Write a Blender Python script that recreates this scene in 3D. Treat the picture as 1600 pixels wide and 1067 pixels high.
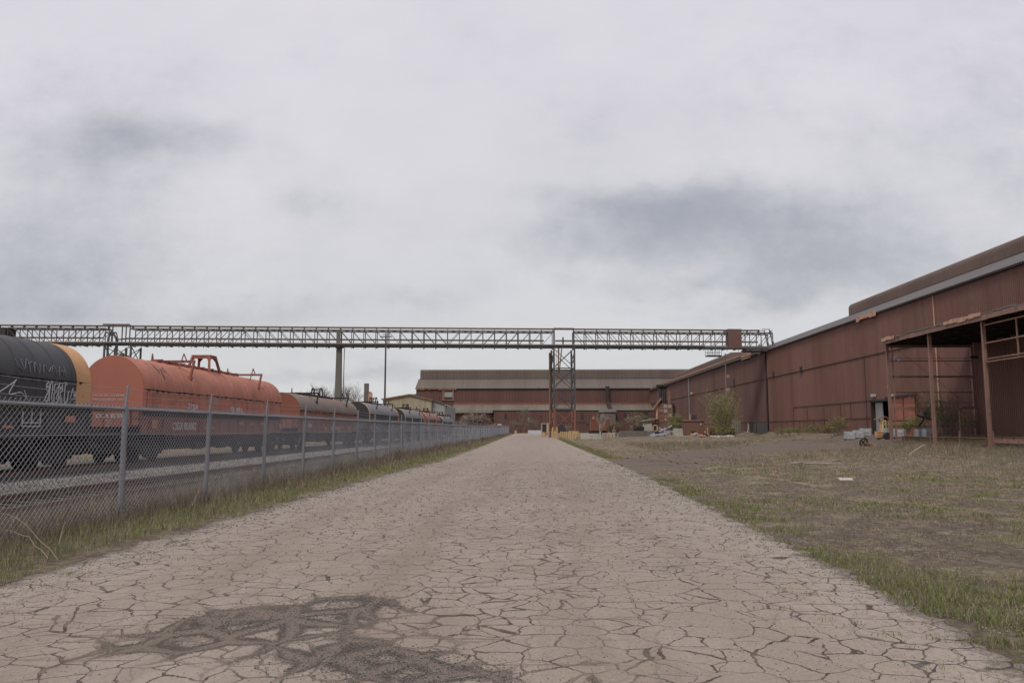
import bpy, bmesh, math, random
import numpy as np
from mathutils import Vector, Matrix, noise
R = math.radians
random.seed(7); rng = np.random.default_rng(7)
scene = bpy.context.scene
for o in list(bpy.data.objects): bpy.data.objects.remove(o)
C = scene.collection

# ------------------------------------------------------------------ camera
EYE = 1.6; FPX = 1244.0; VPX, VPY = 840.0, 671.0
pitch = math.atan((VPY-533.5)/FPX)
yaw = math.atan((VPX-800)/math.hypot(FPX, VPY-533.5))
cam = bpy.data.cameras.new('camera'); camo = bpy.data.objects.new('camera', cam); C.objects.link(camo)
cam.sensor_width = 36; cam.lens = FPX/1600*36; cam.clip_start = .1; cam.clip_end = 5000
camo.location = (0, 0, EYE); camo.rotation_euler = (R(90)+pitch, 0, yaw)
scene.camera = camo
ROT = camo.rotation_euler.to_matrix()
def ray(px, py): return ROT @ Vector(((px-800)/FPX, -(py-533.5)/FPX, -1))
def atY(px, py, Y):
    d = ray(px, py); t = Y/d.y; return Vector((d.x*t, Y, EYE+d.z*t))
def atX(px, py, X):
    d = ray(px, py); t = X/d.x; return Vector((X, d.y*t, EYE+d.z*t))

# ------------------------------------------------------------------ view, world, sun
scene.view_settings.view_transform = 'Standard'; scene.view_settings.look = 'None'
scene.view_settings.exposure = 0.0; scene.view_settings.gamma = 1.0
W = bpy.data.worlds.new('World'); scene.world = W; W.use_nodes = True
class NT:
    def __init__(s, tree): s.t = tree; s.n = tree.nodes; s.l = tree.links
    def new(s, typ, **k):
        n = s.n.new(typ)
        for a, b in k.items(): setattr(n, a, b)
        return n
    def put(s, n, i, v):
        if v is None: return
        if hasattr(v, 'is_output') or isinstance(v, bpy.types.NodeSocket): s.l.new(v, n.inputs[i])
        else:
            sock = n.inputs[i]
            if sock.type == 'RGBA' and not hasattr(v, '__len__'): v = (v, v, v, 1)
            if sock.type == 'RGBA' and len(v) == 3: v = (*v, 1)
            sock.default_value = v
    def math(s, op, a, b=None, c=None, clamp=False):
        n = s.new('ShaderNodeMath', operation=op, use_clamp=clamp)
        s.put(n, 0, a); s.put(n, 1, b); s.put(n, 2, c); return n.outputs[0]
    def vmath(s, op, a, b=None):
        n = s.new('ShaderNodeVectorMath', operation=op); s.put(n, 0, a)
        if b is not None:
            if op == 'SCALE': s.put(n, 3, b)
            else: s.put(n, 1, b)
        return n.outputs[1] if op in ('LENGTH', 'DISTANCE', 'DOT_PRODUCT') else n.outputs[0]
    def mix(s, f, a, b, blend='MIX'):
        n = s.new('ShaderNodeMix', data_type='RGBA', blend_type=blend)
        s.put(n, 0, f); s.put(n, 6, a); s.put(n, 7, b); return n.outputs[2]
    def noise(s, vec, scale, detail=3, rough=.55, col=False):
        n = s.new('ShaderNodeTexNoise'); s.put(n, 'Vector', vec); s.put(n, 'Scale', scale)
        s.put(n, 'Detail', detail); s.put(n, 'Roughness', rough); return n.outputs[1 if col else 0]
    def vor(s, vec, scale, feature='DISTANCE_TO_EDGE', out=0, rnd=1.0):
        n = s.new('ShaderNodeTexVoronoi', feature=feature); s.put(n, 'Vector', vec); s.put(n, 'Scale', scale)
        s.put(n, 'Randomness', rnd); return n.outputs[out]
    def ss(s, v, a, b):
        n = s.new('ShaderNodeMapRange', interpolation_type='SMOOTHSTEP')
        s.put(n, 0, v); s.put(n, 1, a); s.put(n, 2, b); return n.outputs[0]
    def sep(s, v):
        n = s.new('ShaderNodeSeparateXYZ'); s.put(n, 0, v); return n.outputs
    def comb(s, x, y, z):
        n = s.new('ShaderNodeCombineXYZ'); s.put(n, 0, x); s.put(n, 1, y); s.put(n, 2, z); return n.outputs[0]
    def scale(s, v, xyz): return s.vmath('MULTIPLY', v, xyz)
def build_world():
    t = NT(W.node_tree); t.n.clear()
    out = t.new('ShaderNodeOutputWorld'); bg = t.new('ShaderNodeBackground')
    sky = t.new('ShaderNodeTexSky', sky_type='NISHITA', sun_disc=False)
    sky.sun_elevation = R(48); sky.sun_rotation = R(200)
    d = t.new('ShaderNodeTexCoord').outputs['Generated']
    x, y, z = t.sep(d)
    yy = t.math('MAXIMUM', y, .05)
    a = t.math('DIVIDE', x, yy); b = t.math('DIVIDE', z, yy)     # gnomonic coordinates round the road direction
    zz = t.math('ADD', t.math('MAXIMUM', z, 0), .12)
    uv = t.comb(t.math('DIVIDE', x, zz), t.math('DIVIDE', y, zz), 0)
    n1 = t.noise(uv, .75, 6, .55); n2 = t.noise(t.vmath('ADD', uv, (11, 3, 0)), 2.3, 5, .6)
    ab = t.comb(a, t.math('MULTIPLY', b, 1.5), 0)
    wn = t.noise(ab, 2.6, 5, .6, col=True)
    w3 = t.vmath('SCALE', t.vmath('SUBTRACT', wn, (.5, .5, .5)), .24)
    wx, wy, _ = t.sep(w3)
    a2 = t.math('ADD', a, wx); b2 = t.math('ADD', b, t.math('MULTIPLY', wy, .62))
    def blob(px, py, rx, ry):
        ca = (px-840)/FPX; cb = (671-py)/FPX
        u = t.math('DIVIDE', t.math('SUBTRACT', a2, ca), rx/FPX); v = t.math('DIVIDE', t.math('SUBTRACT', b2, cb), ry/FPX)
        r2 = t.math('ADD', t.math('MULTIPLY', u, u), t.math('MULTIPLY', v, v))
        return t.math('EXPONENT', t.math('MULTIPLY', r2, -1))
    dark = None
    for px, py, rx, ry, w in [(1060, 325, 210, 52, .72), (1220, 365, 200, 40, .40), (1250, 420, 250, 42, .55), (960, 395, 150, 34, .34), (1130, 452, 230, 22, .32), (60, 215, 200, 66, .36), (455, 312, 100, 32, .34),
                              (260, 215, 130, 45, .28), (0, 420, 330, 150, .5), (330, 485, 260, 26, .25), (1500, 250, 330, 260, .22), (630, 465, 80, 14, .2),
                              (100, 60, 260, 70, .18), (1000, 482, 150, 14, .2), (780, 590, 500, 12, .22), (560, 578, 160, 14, .3), (1320, 80, 300, 90, .12)]:
        g = t.math('MULTIPLY', blob(px, py, rx, ry), w); dark = g if dark is None else t.math('ADD', dark, g)
    det = t.math('MULTIPLY', t.math('SUBTRACT', n1, .5), t.math('ADD', .10, t.math('MULTIPLY', t.ss(z, .1, .6), .3)))
    det = t.math('ADD', det, t.math('MULTIPLY', t.math('SUBTRACT', n2, .5), .10))
    fine = t.noise(ab, 5, 9, .66); puff = t.noise(t.vmath('ADD', ab, (3, 8, 0)), 3.2, 9, .62); det = t.math('ADD', det, t.math('MULTIPLY', t.math('SUBTRACT', puff, .5), .42))
    dark = t.math('MULTIPLY', t.ss(t.math('ADD', dark, t.math('MULTIPLY', t.math('SUBTRACT', t.math('ADD', t.math('MULTIPLY', fine, .55), t.math('MULTIPLY', puff, .45)), .5), 1.5)), .02, .95), .80)
    f = t.math('ADD', t.math('ADD', dark, det), .08, clamp=True)
    lightc = t.mix(t.ss(b, .0, .5), (.69, .69, .70), (.765, .74, .79))
    c = t.mix(f, lightc, (.315, .335, .39))
    sk = t.mix(.5, sky.outputs[0], sky.outputs[0]); sk = t.vmath('SCALE', sk, .10)
    c = t.mix(.94, sk, c)
    # the overcast overhead (out of the picture) is a little brighter
    c = t.vmath('SCALE', c, t.math('ADD', 1.0, t.math('MULTIPLY', t.ss(z, .5, .9), .05)))
    t.put(bg, 0, c); bg.inputs[1].default_value = 1.0
    t.l.new(bg.outputs[0], out.inputs[0])
build_world()
sl = bpy.data.lights.new('sun', 'SUN'); sl.energy = 1.5; sl.angle = R(14); sl.color = (1, .93, .83)
so = bpy.data.objects.new('sun', sl); C.objects.link(so); so.location = (-30, -40, 80)
so.rotation_euler = (R(42), 0, R(-20))    # light comes from behind the camera, a little from the left

# ------------------------------------------------------------------ helpers
def S(v):
    v = np.clip(v, 0, 1); return v*v*(3-2*v)
def G(x, y):
    x = np.asarray(x, float); y = np.asarray(y, float)
    a = .45*S((y-80)/140)*S((x+14)/10)
    b = .30*S((x-10)/20)*S((y-35)/45) + .70*S((x-37)/5)*S((y-35)/45)
    return a+b
def gz(x, y): return float(G(x, y))
def rough(x, y):   # humps of the unmade ground
    return .05*np.sin(x*.9+1.3*np.sin(y*.35))*np.sin(y*.55+x*.2)+.03*np.sin(x*2.1+y*1.7)+.02*np.sin(x*3.7-y*2.9)
def empty(name, loc, rz=0):
    o = bpy.data.objects.new(name, None); C.objects.link(o); o.location = loc; o.rotation_euler.z = rz; o.empty_display_size = .3
    return o
def tag(o, label=None, cat=None, group=None, kind=None):
    if label: o['label'] = label
    if cat: o['category'] = cat
    if group: o['group'] = group
    if kind: o['kind'] = kind
    return o
def thing(name, loc, label, cat, group=None, rz=0): return tag(empty(name, loc, rz), label, cat, group)
def kids(o): return [c for c in bpy.data.objects if c.parent == o]
def copy_tree(o, parent=None):
    c = o.copy(); C.objects.link(c)
    if parent is not None: c.parent = parent
    for ch in kids(o):
        copy_tree(ch, c)
    return c
class MB:
    def __init__(s): s.v = []; s.f = []
    def quad(s, a, b, c, d):
        n = len(s.v); s.v += [tuple(a), tuple(b), tuple(c), tuple(d)]; s.f.append((n, n+1, n+2, n+3)); return s
    def poly(s, pts):
        n = len(s.v); s.v += [tuple(p) for p in pts]; s.f.append(tuple(range(n, n+len(pts)))); return s
    def box(s, x0, x1, y0, y1, z0, z1):
        n = len(s.v)
        s.v += [(x0, y0, z0), (x1, y0, z0), (x1, y1, z0), (x0, y1, z0), (x0, y0, z1), (x1, y0, z1), (x1, y1, z1), (x0, y1, z1)]
        s.f += [(n+3, n+2, n+1, n), (n+4, n+5, n+6, n+7), (n, n+1, n+5, n+4), (n+1, n+2, n+6, n+5), (n+2, n+3, n+7, n+6), (n+3, n, n+4, n+7)]
        return s
    def bar(s, p, q, w, h=None, up=(0, 0, 1)):
        h = h or w; p = Vector(p); q = Vector(q); d = (q-p).normalized(); u = Vector(up)
        if abs(d.dot(u)) > .98: u = Vector((0, 1, 0))
        a = d.cross(u).normalized(); b = a.cross(d).normalized(); n = len(s.v)
        for e in (p, q):
            for i, j in ((-1, -1), (1, -1), (1, 1), (-1, 1)): s.v.append(tuple(e+a*(i*w/2)+b*(j*h/2)))
        s.f += [(n, n+1, n+2, n+3), (n+7, n+6, n+5, n+4)]+[(n+i, n+4+i, n+4+(i+1) % 4, n+(i+1) % 4) for i in range(4)]
        return s
    def tube(s, pts, r, n=8, r2=None, cap=True):
        pts = [Vector(p) for p in pts]; m = len(pts); base = len(s.v); prev = None
        for i, p in enumerate(pts):
            d = (pts[min(i+1, m-1)]-pts[max(i-1, 0)]).normalized()
            u = prev if prev is not None else (Vector((0, 0, 1)) if abs(d.z) < .9 else Vector((1, 0, 0)))
            a = (u-d*u.dot(d)).normalized(); b = d.cross(a); prev = a
            rr = r if r2 is None else r+(r2-r)*i/(m-1)
            for k in range(n):
                t = 2*math.pi*k/n; s.v.append(tuple(p+a*(math.cos(t)*rr)+b*(math.sin(t)*rr)))
        for i in range(m-1):
            for k in range(n):
                A = base+i*n+k; B = base+i*n+(k+1) % n; s.f.append((A, B, B+n, A+n))
        if cap:
            s.f.append(tuple(base+n-1-k for k in range(n))); s.f.append(tuple(base+(m-1)*n+k for k in range(n)))
        return s
    def prism(s, pts, d):   # polygon (3D points) pushed along d
        n = len(s.v); m = len(pts); d = Vector(d)
        s.v += [tuple(Vector(p)) for p in pts]+[tuple(Vector(p)+d) for p in pts]
        s.f += [tuple(range(n+m-1, n-1, -1)), tuple(range(n+m, n+2*m))]+[(n+i, n+(i+1) % m, n+m+(i+1) % m, n+m+i) for i in range(m)]
        return s
    def build(s, name, mat, parent=None, smooth=False, bev=0):
        me = bpy.data.meshes.new(name); me.from_pydata(s.v, [], s.f); me.validate(); me.update()
        if smooth:
            me.shade_smooth()
            try: me.set_sharp_from_angle(angle=R(38))
            except Exception: pass
        me.materials.append(mat)
        o = bpy.data.objects.new(name, me); C.objects.link(o)
        if parent is not None: o.parent = parent
        if bev:
            b = o.modifiers.new('bevel', 'BEVEL'); b.width = bev; b.segments = 2; b.limit_method = 'ANGLE'
        return o
def fastmesh(name, verts, faces_flat, nper, mat, col=None, parent=None):
    me = bpy.data.meshes.new(name); nf = len(faces_flat)//nper
    me.vertices.add(len(verts)); me.vertices.foreach_set('co', np.asarray(verts, np.float32).ravel())
    me.loops.add(len(faces_flat)); me.loops.foreach_set('vertex_index', np.asarray(faces_flat, np.int32))
    me.polygons.add(nf); me.polygons.foreach_set('loop_start', np.arange(nf, dtype=np.int32)*nper)
    me.polygons.foreach_set('loop_total', np.full(nf, nper, np.int32))
    if col is not None:
        at = me.color_attributes.new('tint', 'FLOAT_COLOR', 'POINT')
        c4 = np.ones((len(verts), 4), np.float32); c4[:, :3] = col; at.data.foreach_set('color', c4.ravel())
    me.update(calc_edges=True); me.materials.append(mat)
    o = bpy.data.objects.new(name, me); C.objects.link(o)
    if parent is not None: o.parent = parent
    return o
def M(name):
    m = bpy.data.materials.new(name); m.use_nodes = True; t = NT(m.node_tree); p = m.node_tree.nodes['Principled BSDF']
    return m, t, p, t.new('ShaderNodeTexCoord').outputs['Object']
def bump(t, p, h, dist=.02, strength=1.0):
    b = t.new('ShaderNodeBump'); t.put(b, 'Height', h); b.inputs['Distance'].default_value = dist; b.inputs['Strength'].default_value = strength
    t.l.new(b.outputs[0], p.inputs['Normal'])
def paint(name, col, dirt=(.09, .065, .05), amt=.5, rough=.65, scale=2.0, streak=(1, 1, .12), rust=None, rustamt=.0, metal=0, fine=.2):
    m, t, p, co = M(name)
    n = t.noise(t.scale(co, streak), scale, 6, .65); n2 = t.noise(co, scale*.4, 4, .6); n3 = t.noise(co, scale*14, 3, .7)
    c = t.mix(t.math('MULTIPLY', t.ss(n, .42, .75), amt), col, dirt)
    c = t.mix(t.math('MULTIPLY', t.ss(n2, .35, .7), amt*.5), c, tuple(min(1, v*1.35+.01) for v in col))
    c = t.mix(t.math('MULTIPLY', t.math('SUBTRACT', n3, .3), fine), c, tuple(v*.5 for v in col))
    if rust: c = t.mix(t.ss(t.noise(t.vmath('ADD', co, (5, 9, 2)), scale*1.7, 7, .7), .62-rustamt, .70-rustamt), c, rust)
    t.put(p, 'Base Color', c); p.inputs['Roughness'].default_value = rough; p.inputs['Metallic'].default_value = metal
    bump(t, p, n3, .004)
    return m
def tintmat(name, rough=.8, sub=0):
    m, t, p, co = M(name); a = t.new('ShaderNodeAttribute', attribute_name='tint')
    t.put(p, 'Base Color', a.outputs[0]); p.inputs['Roughness'].default_value = rough
    p.inputs['Specular IOR Level'].default_value = .15
    return m
def clad(name, col, light, darkc, axis='y', streak=.35):   # weathered profiled steel sheet
    m, t, p, co = M(name)
    x, y, z = t.sep(co); u = y if axis == 'y' else x
    v = t.comb(t.math('MULTIPLY', u, 1.0), 0, t.math('MULTIPLY', z, .06))
    st = t.noise(v, 1.1, 6, .7); st2 = t.noise(t.comb(u, 7, t.math('MULTIPLY', z, .15)), .16, 4, .6)
    pan = t.new('ShaderNodeTexWhiteNoise', noise_dimensions='1D'); t.put(pan, 'W', t.math('FLOOR', t.math('DIVIDE', u, 2.4)))
    bl = t.noise(co, .9, 7, .68)
    c = t.mix(t.ss(st2, .35, .68), col, light)
    c = t.mix(t.math('MULTIPLY', t.ss(st, .45, .8), streak), c, darkc)
    c = t.mix(t.math('MULTIPLY', pan.outputs[0], .34), c, light)
    c = t.mix(t.math('MULTIPLY', t.ss(bl, .55, .8), .4), c, darkc)
    t.put(p, 'Base Color', c); p.inputs['Roughness'].default_value = .72; p.inputs['Specular IOR Level'].default_value = .25
    bump(t, p, t.noise(co, 9, 4, .6), .01)
    return m
MAT = {}
MAT['wall'] = clad('maroon_cladding', (.152, .076, .061), (.195, .106, .087), (.075, .040, .034), 'y', .55)
MAT['wall_old'] = clad('brown_cladding', (.118, .066, .057), (.152, .088, .076), (.062, .038, .034), 'y', .5)
MAT['wall_far'] = clad('far_cladding', (.105, .056, .049), (.140, .074, .062), (.070, .038, .033), 'x')
MAT['roof_far'] = clad('far_roof_sheet', (.130, .108, .092), (.160, .136, .116), (.095, .072, .06), 'x', .5)
MAT['roof_pale'] = clad('pale_roof_sheet', (.145, .130, .110), (.20, .182, .155), (.10, .075, .06), 'x', .5)
MAT['monitor_far'] = clad('far_monitor_sheet', (.125, .095, .085), (.150, .118, .104), (.085, .06, .053), 'x')
MAT['monitor'] = clad('monitor_sheet', (.135, .092, .077), (.165, .116, .096), (.08, .058, .047))
MAT['roof'] = clad('grey_roof_sheet', (.135, .125, .128), (.17, .158, .16), (.09, .08, .08))
MAT['rust'] = paint('rusty_steel', (.22, .125, .09), (.075, .042, .032), .8, .85, 1.6, (1, 1, .6), (.33, .19, .12), .04)
MAT['rustpale'] = paint('pale_rusty_sheet', (.48, .30, .21), (.22, .10, .06), .7, .85, 1.2, (1, .5, 1), (.25, .10, .06), .08)
MAT['rustcol'] = paint('rusty_column', (.25, .145, .115), (.10, .052, .04), .7, .8, 1.2, (1, 1, .3), (.36, .25, .19), .03)
MAT['seam'] = paint('dark_maroon_seam', (.060, .034, .030), (.03, .02, .018), .5, .8)
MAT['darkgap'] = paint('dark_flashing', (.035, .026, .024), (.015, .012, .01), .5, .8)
MAT['steel'] = paint('grey_structural_steel', (.070, .068, .072), (.035, .03, .027), .6, .7, 1.5, (1, 1, 1), (.16, .10, .06), -.02)
MAT['steel_l'] = paint('pale_structural_steel', (.100, .090, .082), (.045, .038, .032), .6, .7, 1.5, (1, 1, 1), (.17, .115, .07), .04)
MAT['pipe_rust'] = paint('rusty_pipe', (.19, .115, .078), (.08, .052, .04), .8, .8, 1.2, (1, 1, 1), (.33, .25, .17), .05)
MAT['olive'] = paint('olive_girder', (.150, .125, .060), (.09, .05, .03), .7, .8, 1.2, (1, 1, 1), (.20, .10, .06), .0)
MAT['chord'] = paint('grey_flange_paint', (.155, .148, .142), (.07, .06, .05), .6, .7, 1.5, (1, 1, 1), (.17, .115, .07), .0)
MAT['reddoor'] = paint('faded_red_door', (.33, .115, .07), (.15, .06, .045), .6, .75, 1.2, (1, 1, .3), (.20, .08, .055), 0)
MAT['red'] = paint('red_oxide_steel', (.21, .085, .062), (.10, .05, .04), .5, .75, 1.5, (1, 1, .5), (.2, .08, .05), 0)
MAT['galv'] = paint('galvanised_steel', (.235, .24, .26), (.16, .165, .18), .5, .5, 3, (1, 1, .5), None, 0, .35)
MAT['wire'] = paint('galvanised_wire', (.27, .275, .30), (.18, .18, .20), .5, .55, 3, (1, 1, 1), None, 0, .2)
MAT['concrete'] = paint('weathered_concrete', (.37, .345, .30), (.16, .14, .12), .6, .9, 1.2, (1, 1, .3))
MAT['conc_post'] = paint('concrete_column', (.13, .12, .105), (.06, .055, .05), .6, .9, 1.0, (1, 1, .15))
MAT['yellow'] = paint('yellow_bollard_paint', (.43, .30, .155), (.2, .12, .06), .45, .7, 2, (1, 1, 1), (.28, .14, .06), .03)
MAT['tan'] = clad('tan_shed_sheet', (.34, .30, .22), (.42, .375, .28), (.28, .15, .08), 'x', .7)
MAT['greysheet'] = clad('grey_shed_sheet', (.27, .27, .25), (.33, .33, .31), (.2, .18, .15), 'x', .4)
MAT['coral'] = paint('coral_hood_paint', (.43, .165, .108), (.24, .09, .062), .9, .7, 1.9, (1, 2.2, .22), (.22, .10, .075), .03, 0, .25)
MAT['coral_dark'] = paint('coral_end_paint', (.33, .112, .074), (.22, .080, .058), .4, .7, .9, (1, 1, .5), None, 0, 0, .12)
MAT['coral_sill'] = paint('coral_sill_paint', (.25, .085, .062), (.085, .042, .035), .7, .75, 2.2, (1, 1, .4), (.09, .05, .04), .02)
MAT['black'] = paint('black_hood_paint', (.042, .042, .047), (.02, .02, .022), .5, .55, 1.2, (1, .5, .4), (.075, .07, .07), -.02, 0, .2)
MAT['blackend'] = paint('black_end_paint', (.028, .027, .03), (.015, .015, .015), .5, .6)
MAT['greyhood'] = paint('faded_black_hood_paint', (.20, .195, .20), (.09, .085, .09), .7, .6, 1.0, (1, .6, .35), (.30, .25, .22), .0, 0, .2)
MAT['brownhood'] = paint('faded_brown_hood_paint', (.185, .150, .130), (.25, .09, .055), .8, .7, .9, (1, .6, .35), (.26, .09, .055), .03)
MAT['brownend'] = paint('rusty_brown_end_paint', (.21, .070, .042), (.12, .045, .03), .6, .75, .9)
MAT['yellowband'] = paint('orange_yellow_band', (.56, .32, .15), (.55, .22, .09), .5, .65, 1.2, (1, 1, .3), (.58, .22, .11), .0)
MAT['rusthood'] = paint('pale_rust_hood', (.30, .165, .135), (.22, .085, .06), .7, .7, .9, (1, .6, .35), (.34, .24, .20), .05)
MAT['under'] = paint('grimy_underframe', (.022, .017, .015), (.012, .01, .009), .5, .85, 2, (1, 1, 1), (.05, .028, .02), -.02)
MAT['white'] = paint('white_stencil_paint', (.52, .46, .43), (.40, .30, .27), .6, .8, 6, (1, 1, 1))
MAT['graf'] = paint('white_spray_paint', (.55, .54, .56), (.3, .3, .32), .5, .8, 5, (1, 1, 1))
MAT['graf_f'] = paint('faint_spray_paint', (.20, .20, .22), (.09, .09, .1), .6, .8, 5, (1, 1, 1))
MAT['orange'] = paint('orange_reflector', (.46, .20, .11), (.25, .11, .07), .5, .7, 4)
MAT['railtop'] = paint('rusty_rail', (.155, .088, .062), (.08, .045, .03), .7, .7, 3, (1, .3, 1))
MAT['tie'] = paint('old_timber', (.065, .050, .040), (.03, .024, .02), .6, .95, 4)
MAT['whitebox'] = paint('pale_plastic', (.42, .44, .47), (.25, .26, .28), .5, .5, 3)
MAT['cage'] = paint('cage_tube', (.50, .52, .55), (.3, .3, .32), .5, .4, 3)
MAT['blackrub'] = paint('black_rubber', (.02, .02, .021), (.04, .035, .03), .5, .8, 4)
MAT['bluegrey'] = paint('blue_grey_scrap', (.33, .37, .42), (.2, .2, .22), .5, .5, 3)
MAT['bark'] = paint('grey_bark', (.20, .165, .13), (.10, .08, .065), .6, .95, 6, (1, 1, .2))
MAT['bark_dark'] = paint('dark_bark', (.085, .07, .06), (.05, .04, .035), .6, .95, 6, (1, 1, .2))
MAT['cream'] = paint('cream_paint', (.62, .47, .24), (.30, .2, .1), .5, .7, 3)
MAT['glass'] = paint('dark_window', (.03, .033, .04), (.06, .06, .065), .4, .25, 2)
MAT['log'] = paint('grey_driftwood', (.33, .28, .23), (.18, .15, .12), .6, .95, 5)
MAT['leaf'] = tintmat('leaf_green'); MAT['grass'] = tintmat('grass_blades'); MAT['twig'] = tintmat('dry_twigs'); MAT['stone'] = tintmat('loose_stone', .95)
# ================================================================== THE GROUND
def ground_mat():
    m, t, p, co = M('field_ground')
    n1 = t.noise(co, .22, 5, .6); n2 = t.noise(co, 1.3, 6, .65); n3 = t.noise(co, 9, 6, .75); n4 = t.noise(t.vmath('ADD', co, (31, 7, 0)), .5, 5, .65)
    n5 = t.noise(co, 45, 4, .8)
    dirt = t.mix(t.ss(n3, .3, .7), (.105, .080, .062), (.27, .215, .172))
    straw = t.mix(t.ss(n3, .3, .7), (.18, .142, .098), (.46, .38, .275))
    green = t.mix(t.ss(n3, .3, .7), (.085, .092, .038), (.19, .20, .085))
    c = t.mix(t.ss(n2, .44, .60), dirt, straw)
    c = t.mix(t.math('MULTIPLY', t.ss(t.math('ADD', t.math('MULTIPLY', n4, .6), t.math('MULTIPLY', n2, .4)), .50, .62), .75), c, green)
    c = t.mix(t.math('MULTIPLY', t.ss(n1, .50, .68), .6), c, dirt)
    peb = t.vor(co, 26, 'F1', 1)
    c = t.mix(t.math('MULTIPLY', t.ss(n1, .45, .6), t.math('MULTIPLY', t.ss(n5, .5, .75), .5)), c, t.mix(.5, peb, (.3, .28, .26), 'MULTIPLY'))
    c = t.mix(t.math('MULTIPLY', t.ss(n5, .5, .7), .55), c, (.045, .036, .029))
    t.put(p, 'Base Color', c); p.inputs['Roughness'].default_value = .95; p.inputs['Specular IOR Level'].default_value = .1
    bump(t, p, t.math('ADD', n3, t.math('MULTIPLY', n5, .5)), .06)
    return m
def dirt_mat():
    m, t, p, co = M('packed_dirt')
    n1 = t.noise(co, .3, 5, .6); n3 = t.noise(co, 7, 6, .75); n5 = t.noise(co, 40, 4, .8)
    st = t.noise(t.scale(co, (.25, 1.6, 1)), 1.0, 5, .65)
    c = t.mix(t.ss(n3, .3, .7), (.120, .092, .074), (.235, .188, .155))
    c = t.mix(t.math('MULTIPLY', t.ss(st, .45, .65), .6), c, (.085, .066, .057))
    c = t.mix(t.math('MULTIPLY', t.ss(n5, .5, .72), .5), c, (.30, .26, .23))
    t.put(p, 'Base Color', c); p.inputs['Roughness'].default_value = .95; p.inputs['Specular IOR Level'].default_value = .1
    bump(t, p, n3, .05); return m
def ballast_mat():
    m, t, p, co = M('ballast_stone')
    v = t.vor(co, 17, 'F1', 1); d = t.vor(co, 17, 'F1', 0); n1 = t.noise(co, .8, 5, .6); x, y, z = t.sep(co)
    g = t.sep(v)[0]
    c = t.mix(g, (.13, .115, .10), (.42, .39, .355))
    c = t.mix(t.ss(d, .2, .6), c, (.05, .043, .038))
    # ballast coloured darker in a strip beneath and beside the standing cars
    dark_strip = t.math('MULTIPLY', t.ss(x, -21.8, -20.6), t.ss(x, -14.6, -15.5))
    c = t.mix(t.math('MULTIPLY', dark_strip, .8), c, (.03, .025, .022))
    dark_strip2 = t.math('MULTIPLY', t.ss(x, -11.6, -11.0), t.ss(x, -9.2, -9.9))
    c = t.mix(t.math('MULTIPLY', dark_strip2, .8), c, (.055, .042, .033))
    c = t.mix(t.math('MULTIPLY', t.ss(n1, .5, .7), .5), c, (.13, .105, .08))
    t.put(p, 'Base Color', c); p.inputs['Roughness'].default_value = .95
    bump(t, p, t.math('SUBTRACT', 1, d), .05); return m
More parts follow.
